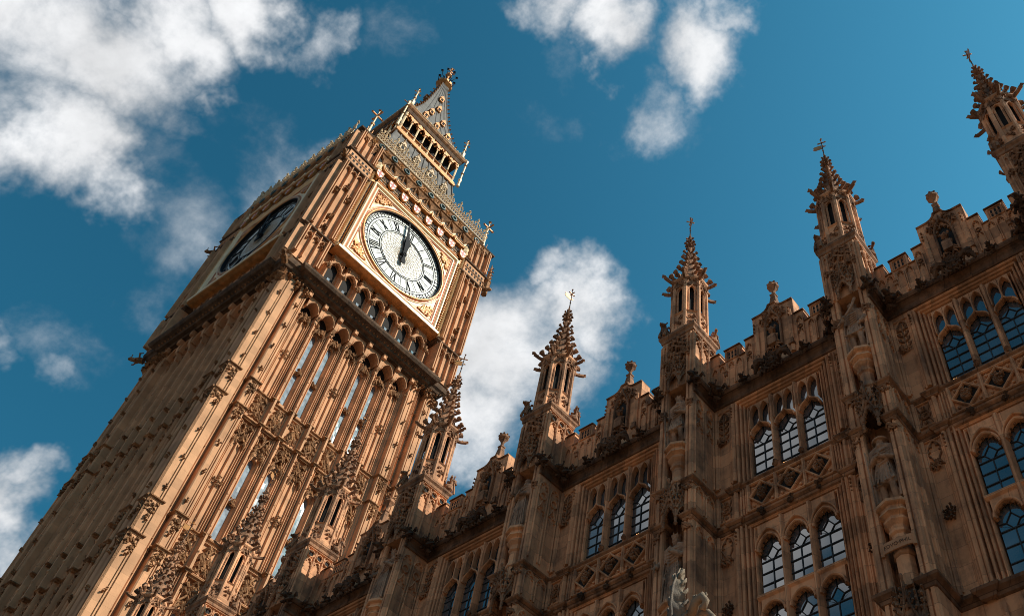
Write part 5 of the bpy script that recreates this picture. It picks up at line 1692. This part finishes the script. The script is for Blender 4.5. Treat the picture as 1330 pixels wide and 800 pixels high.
for sx in (-1, 1):
    for sy in (-1, 1):
        for r_, sc in ((5.75, 1.0),):
            if cf is None: cf = corner_finial().build('corner_finial', None, tower); o = cf
            else: o = cf.copy(); C.objects.link(o); o.parent = tower
            o.location = (sx * r_, sy * r_, 0)
# stone flying pinnacles beside the corners
def side_pinnacle():
    m = MB()
    m.lathe(0, 0, [(.22, 58.2), (.22, 59.6), (.30, 59.7), (.20, 59.8), (.16, 60.6), (.03, 61.9)], 6)
    m.tube([(0, -.1, 58.6), (0, -.5, 59.1), (0, -1.1, 59.3)], [.09, .09, .09], 5)
    for i in range(4):
        for q in range(4): m.crocket((.15 * math.cos(q * PI / 2), .15 * math.sin(q * PI / 2), 60.0 + i * .4), (math.cos(q * PI / 2), math.sin(q * PI / 2), 0), .14, .5)
    return m
sp = None
for x, y, a in ((6.0, 6.9, PI), (-6.9, -5.0, -PI / 2)):
    if sp is None: sp = side_pinnacle().build('side_pinnacle', 'tower_carved', tower); o = sp
    else: o = sp.copy(); C.objects.link(o); o.parent = tower
    o.location = (x, y, 0); o.rotation_euler.z = a

# -- lower roof, lantern, spire
def roof_profile(m, prof, n=4): m.lathe(0, 0, [(r * math.sqrt(2), w) for r, w in prof], 4)
mb = MB().mat('roof'); roof_profile(mb, [(5.3, 61.7), (4.6, 62.6), (3.95, 65.0), (3.45, 68.2), (3.0, 71.3)]); tpart(mb, 'lower_roof')
def roof_ribs():
    m = MB().mat('roof')
    def pt(u, k): 
        prof = [(5.3, 61.7), (4.6, 62.6), (3.95, 65.0), (3.45, 68.2), (3.0, 71.3)]
        i = min(int(k * 4), 3); f = k * 4 - i
        r = prof[i][0] + (prof[i + 1][0] - prof[i][0]) * f; w = prof[i][1] + (prof[i + 1][1] - prof[i][1]) * f
        return (u * r, r - HW + .03, w)
    for j in range(13):
        u = -1 + j / 6
        m.tube([pt(u, k / 4) for k in range(5)], .06, 5)
    return m
def roof_dormer():
    m = MB().mat('silver')
    m.box(-.30, .30, -.6, .30, -.2, .6)
    m.fprism([(-.40, .58), (.40, .58), (0, 1.35)], -.6, .38)
    m.mat('gold')
    for q in range(8): m.oblob((rnd.uniform(-.35, .35), .36, rnd.uniform(.4, 1.3)), .08)
    m.mat('silver')
    for q in (-1, 1):
        for j in range(3): m.oblob((q * (.40 - .13 * j), .30, .66 + .25 * j), (.09, .08, .11))
    m.tube([(0, .2, 1.2), (0, .2, 1.75)], [.05, .03], 5); m.oblob((0, .2, 1.75), .09)
    m.mat('void_shade'); m.box(-.17, .17, .25, .308, -.1, .45)
    return m
ROOFP = [(5.3, 61.7), (4.6, 62.6), (3.95, 65.0), (3.45, 68.2), (3.0, 71.3)]
for rz, l in FACES:
    ca, sa = math.cos(rz), math.sin(rz)
    for row, k, sc in ((7, 1.35, .85), (6, 2.3, .8), (4, 3.2, .75)):
        i = int(k); f = k - i
        r = ROOFP[i][0] + (ROOFP[i + 1][0] - ROOFP[i][0]) * f; w = ROOFP[i][1] + (ROOFP[i + 1][1] - ROOFP[i][1]) * f
        for j in range(row):
            u = (j - (row - 1) / 2) * (1.75 / row) * r
            if 'rd' not in tp: o = tp['rd'] = roof_dormer().build('roof_dormer', None, tower)
            else: o = tp['rd'].copy(); C.objects.link(o); o.parent = tower
            o.location = (ca * u + sa * r, sa * u - ca * r, w); o.rotation_euler.z = rz; o.scale = (sc, sc, sc)
face('rribs', roof_ribs, 'roof_ribs')
LH = 3.0
mb = MB().mat('void_shade'); mb.box(-LH + .55, LH - .55, -LH + .55, LH - .55, 71.2, 75.3)
mb.mat('gold'); mb.sweep(square(LH), [(-.5, 71.1), (.18, 71.15), (.24, 71.32), (.10, 71.45), (.10, 71.7), (-.5, 71.7)], True)
mb.mat('tower_dark'); mb.sweep(square(LH), [(-.5, 74.6), (.05, 74.6), (.10, 75.05), (-.5, 75.05)], True)
mb.mat('tower_carved'); mb.sweep(square(LH), [(-.5, 75.05), (.12, 75.05), (.24, 75.2), (.26, 75.42), (.12, 75.5), (-.5, 75.55)], True)
tpart(mb, 'lantern')
def lantern_face():
    m = MB().mat('cream')
    o = LH - HW
    n = 8
    for i in range(n + 1):
        u = -LH + .1 + i * (2 * LH - .2) / n
        m.tube([(u, o - .05, 71.6), (u, o - .05, 74.7)], .085 if i % 2 == 0 else .06, 6)
        m.mat('gold'); m.oblob((u, o - .03, 73.95), .14); m.oblob((u, o - .03, 72.5), .12); m.mat('cream')
        if i < n:
            c = u + (LH - .1) / n
            m.mat('gold'); A = arch(c, .30, 73.75, 74.4, 5); m.strip(A, [(p[0], 74.65) for p in A], o - .12, o)
            m.foils(A, 3, .10, o - .12, o + .02)
            for k in range(5): m.oblob((c + rnd.uniform(-.25, .25), o + .02, rnd.uniform(73.5, 74.6)), .09)
            for k in range(3): m.bar(circle(c - .2 + k * .2, 72.0, .09, 6), .04, o - .1, o - .04, True)
            m.mat('cream')
    m.mat('gold'); m.bar([(-LH, 72.28), (LH, 72.28)], .08, o - .1, o + .04)
    for i in range(22): m.oblob((-LH + i * .287, o + .12, 71.35), (.10, .08, .10))
    m.mat('silver')
    for i in range(26): m.oblob((-LH - .3 + i * .264, o + .24, 75.6), (.09, .06, .20), .1)
    m.bar([(-LH - .25, 75.48), (LH + .25, 75.48)], .09, o + .18, o + .29)
    return m
face('lface', lantern_face, 'lantern_columns')
SPR = [(3.0, 75.45), (2.5, 76.6), (2.0, 78.4), (1.5, 80.4), (1.08, 82.8), (.72, 85.2), (.44, 87.4), (.34, 88.5)]
mb = MB().mat('roof'); roof_profile(mb, SPR); tpart(mb, 'spire')
def spire_face():
    m = MB().mat('roof')
    def at(w):
        for (r0, a), (r1, b) in zip(SPR, SPR[1:]):
            if a <= w <= b: return r0 + (r1 - r0) * (w - a) / (b - a)
        return .34
    for j in range(7):
        u = (-1 + j / 3)
        m.tube([(u * r, r - HW + .01, w) for r, w in SPR], .045, 5)
    m.mat('gold')
    for w, us in ((77.3, (-.55, 0, .55)), (79.6, (-.4, .4)), (81.8, (0,)), (84.3, (0,))):
        r = at(w)
        for u in us:
            m.box(u * r - .20, u * r + .20, r - HW - .3, r - HW + .22, w - .15, w + .30); m.fprism([(u * r - .28, w + .28), (u * r + .28, w + .28), (u * r, w + .8)], r - HW - .3, r - HW + .26)
            m.mat('void_shade'); m.box(u * r - .11, u * r + .11, r - HW + .1, r - HW + .228, w - .08, w + .24); m.mat('gold')
    for s in (-1, 1):
        for k in range(16):
            w = 76.6 + k * .75; r = at(w); m.crocket((s * r, r - HW, w), (s, 1, 0), .24, .6)
    return m
face('sface', spire_face, 'spire_dormers')
mb = MB().mat('gold')
mb.lathe(0, 0, [(.34, 88.4), (.75, 88.8), (.78, 89.1), (.45, 89.15), (.35, 89.4), (.16, 89.8), (.12, 90.9), (.30, 91.1), (.30, 91.3), (.10, 91.5), (.07, 92.5), (.16, 92.7), (.03, 93.0)], 8)
mb.mat('iron')
for k in range(8):
    a = k * PI / 4
    mb.tube([(.1 * math.cos(a), .1 * math.sin(a), 90.0), (.55 * math.cos(a), .55 * math.sin(a), 90.3), (.75 * math.cos(a), .75 * math.sin(a), 90.8)], [.05, .04, .03], 5)
    mb.oblob((.8 * math.cos(a), .8 * math.sin(a), 90.95), .17)
    mb.tube([(.72 * math.cos(a), .72 * math.sin(a), 88.9), (.85 * math.cos(a), .85 * math.sin(a), 89.5)], [.06, .03], 4)
mb.mat('gold')
for s in (-1, 1): mb.oblob((s * .35, 0, 92.2), .13); mb.oblob((0, s * .35, 92.2), .13)
mb.box(-.32, .32, -.04, .04, 92.15, 92.25); mb.box(-.04, .04, -.32, .32, 92.15, 92.25)
tpart(mb, 'spire_finial')
lf = None
def lantern_finial():
    m = MB().mat('cream')
    m.lathe(0, 0, [(.20, 75.4), (.14, 76.1), (.20, 76.5), (.07, 76.9), (.06, 78.2), (.12, 78.3), (.03, 78.9)], 6)
    m.mat('gold'); m.blob((0, 0, 77.2), .14); m.oblob((0, 0, 78.95), .13)
    for s in (-1, 1): m.oblob((s * .26, 0, 78.2), .11); m.oblob((0, s * .26, 78.2), .11)
    return m
def lantern_post():
    m = MB().mat('cream'); m.lathe(0, 0, [(.14, 71.2), (.10, 72.0), (.16, 72.2), (.08, 72.4), (.07, 75.0), (.15, 75.3)], 6)
    m.mat('gold'); m.oblob((0, 0, 73.2), .16); m.oblob((0, 0, 74.6), .16); m.tube([(0, 0, 75.0), (-.3, .3, 75.5)], .05, 5)
    return m
for i, (sx, sy) in enumerate(((1, 1), (1, -1), (-1, 1), (-1, -1))):
    for j, (fn, nm, r_) in enumerate(((lantern_finial, 'lantern_finial', 2.95), (lantern_post, 'lantern_post', 3.35))):
        if nm not in tp: tp[nm] = fn().build(nm, None, tower); o = tp[nm]
        else: o = tp[nm].copy(); C.objects.link(o); o.parent = tower
        o.location = (sx * r_, sy * r_, 0)

# ================================================================== sunlit carved finial on the pier in the foreground
PXY = (40.107, -14.75)
pier = empty('gate_pier', (PXY[0], PXY[1], 0))
tag(pier, 'foreground pier topped by a dark grey carved leaf finial, brightly sunlit on its right edge', 'pier')
m = MB().mat('stone')
m.lathe(0, 0, [(.75, 0), (.75, .5), (.6, .6), (.55, .8), (.55, 3.7), (.62, 3.78), (.62, 3.98), (.4, 4.08), (.14, 4.30), (.09, 4.46)], 8)
m.build('shaft', None, pier)
FS = .33
def leaf_finial():
    """standing acanthus leaf folded about its midrib: two lobed blades meeting in a ridge"""
    m = MB()
    H0, H1 = 4.15, 5.05
    n = 60
    rings = []
    for i in range(n + 1):
        t = i / n
        w = H0 + (H1 - H0) * t
        env = .19 * (math.sin(PI * (t * .86 + .14)) ** .75)
        lob = 1 - .38 * abs(math.sin(t * 5.5 * PI)) ** 2.2
        a = env * lob + .006
        cur = .13 * math.sin(t * 2.6) - .10 * t
        dr = .12 * env / .19
        ring_ = []
        for q in (1, .8, .55, .3, .1, 0):                        # right blade, edge to ridge, with raised veins
            ring_.append((a * q + .03 * t, cur + dr * (1 - q) ** 1.1 + .018 * math.sin(t * 34 + q * 7) * q, w - .07 * q * (1 - t)))
        for q in (.1, .3, .55, .8, 1):
            ring_.append((-a * q + .03 * t, cur + dr * (1 - q) ** 1.1 + .018 * math.sin(t * 34 + q * 7) * q, w - .07 * q * (1 - t)))
        ring_ += [(-a * .6 + .03 * t, cur - .05, w), (a * .6 + .03 * t, cur - .05, w)]
        rings.append(ring_)
    m.loops(rings)
    for s in (-1, 1):                                             # curled lobe tips along the edges
        for i in range(6):
            t = .10 + i * .15; w = H0 + (H1 - H0) * t; a = .17 * (math.sin(PI * (t * .86 + .14)) ** .75)
            m.tube([(s * a * .55, .08, w - .06), (s * a * .95, .07, w), (s * (a * 1.12 + .012), .03, w + .05), (s * (a * 1.0 + .012), .0, w + .09)], [.018, .026, .022, .008], 6)
    m.tube([(0, .13, H0), (.01, .21, H0 + .35), (.02, .17, H0 + .6), (.03, .02, H1 - .02)], [.030, .026, .02, .008], 6)
    return m
lo = leaf_finial().build('leaf_finial', 'leafstone', pier, True); lo.scale = (.30, .36, .48); lo.location = (0, 0, 4.87 - 5.05 * .48)
m = MB()
m.tube([(.12, .02, 4.18), (.26, .04, 4.36), (.40, .05, 4.40), (.47, .05, 4.30), (.42, .05, 4.20), (.35, .05, 4.24)], [.08, .085, .07, .06, .05, .03], 9)
m.tube([(.30, -.05, 4.2), (.42, -.06, 4.18), (.55, -.04, 4.05), (.5, 0, 3.95)], [.06, .06, .05, .03], 8)
for i in range(6): m.crocket((.2 + .05 * i, .03, 4.40 - .01 * i), (.2, .1, 1), .08, .4)
so = m.build('scroll', 'leafstone', pier, True); so.scale = (.30, .30, .36); so.location = (0.02, .02, 4.87 - 5.05 * .36)
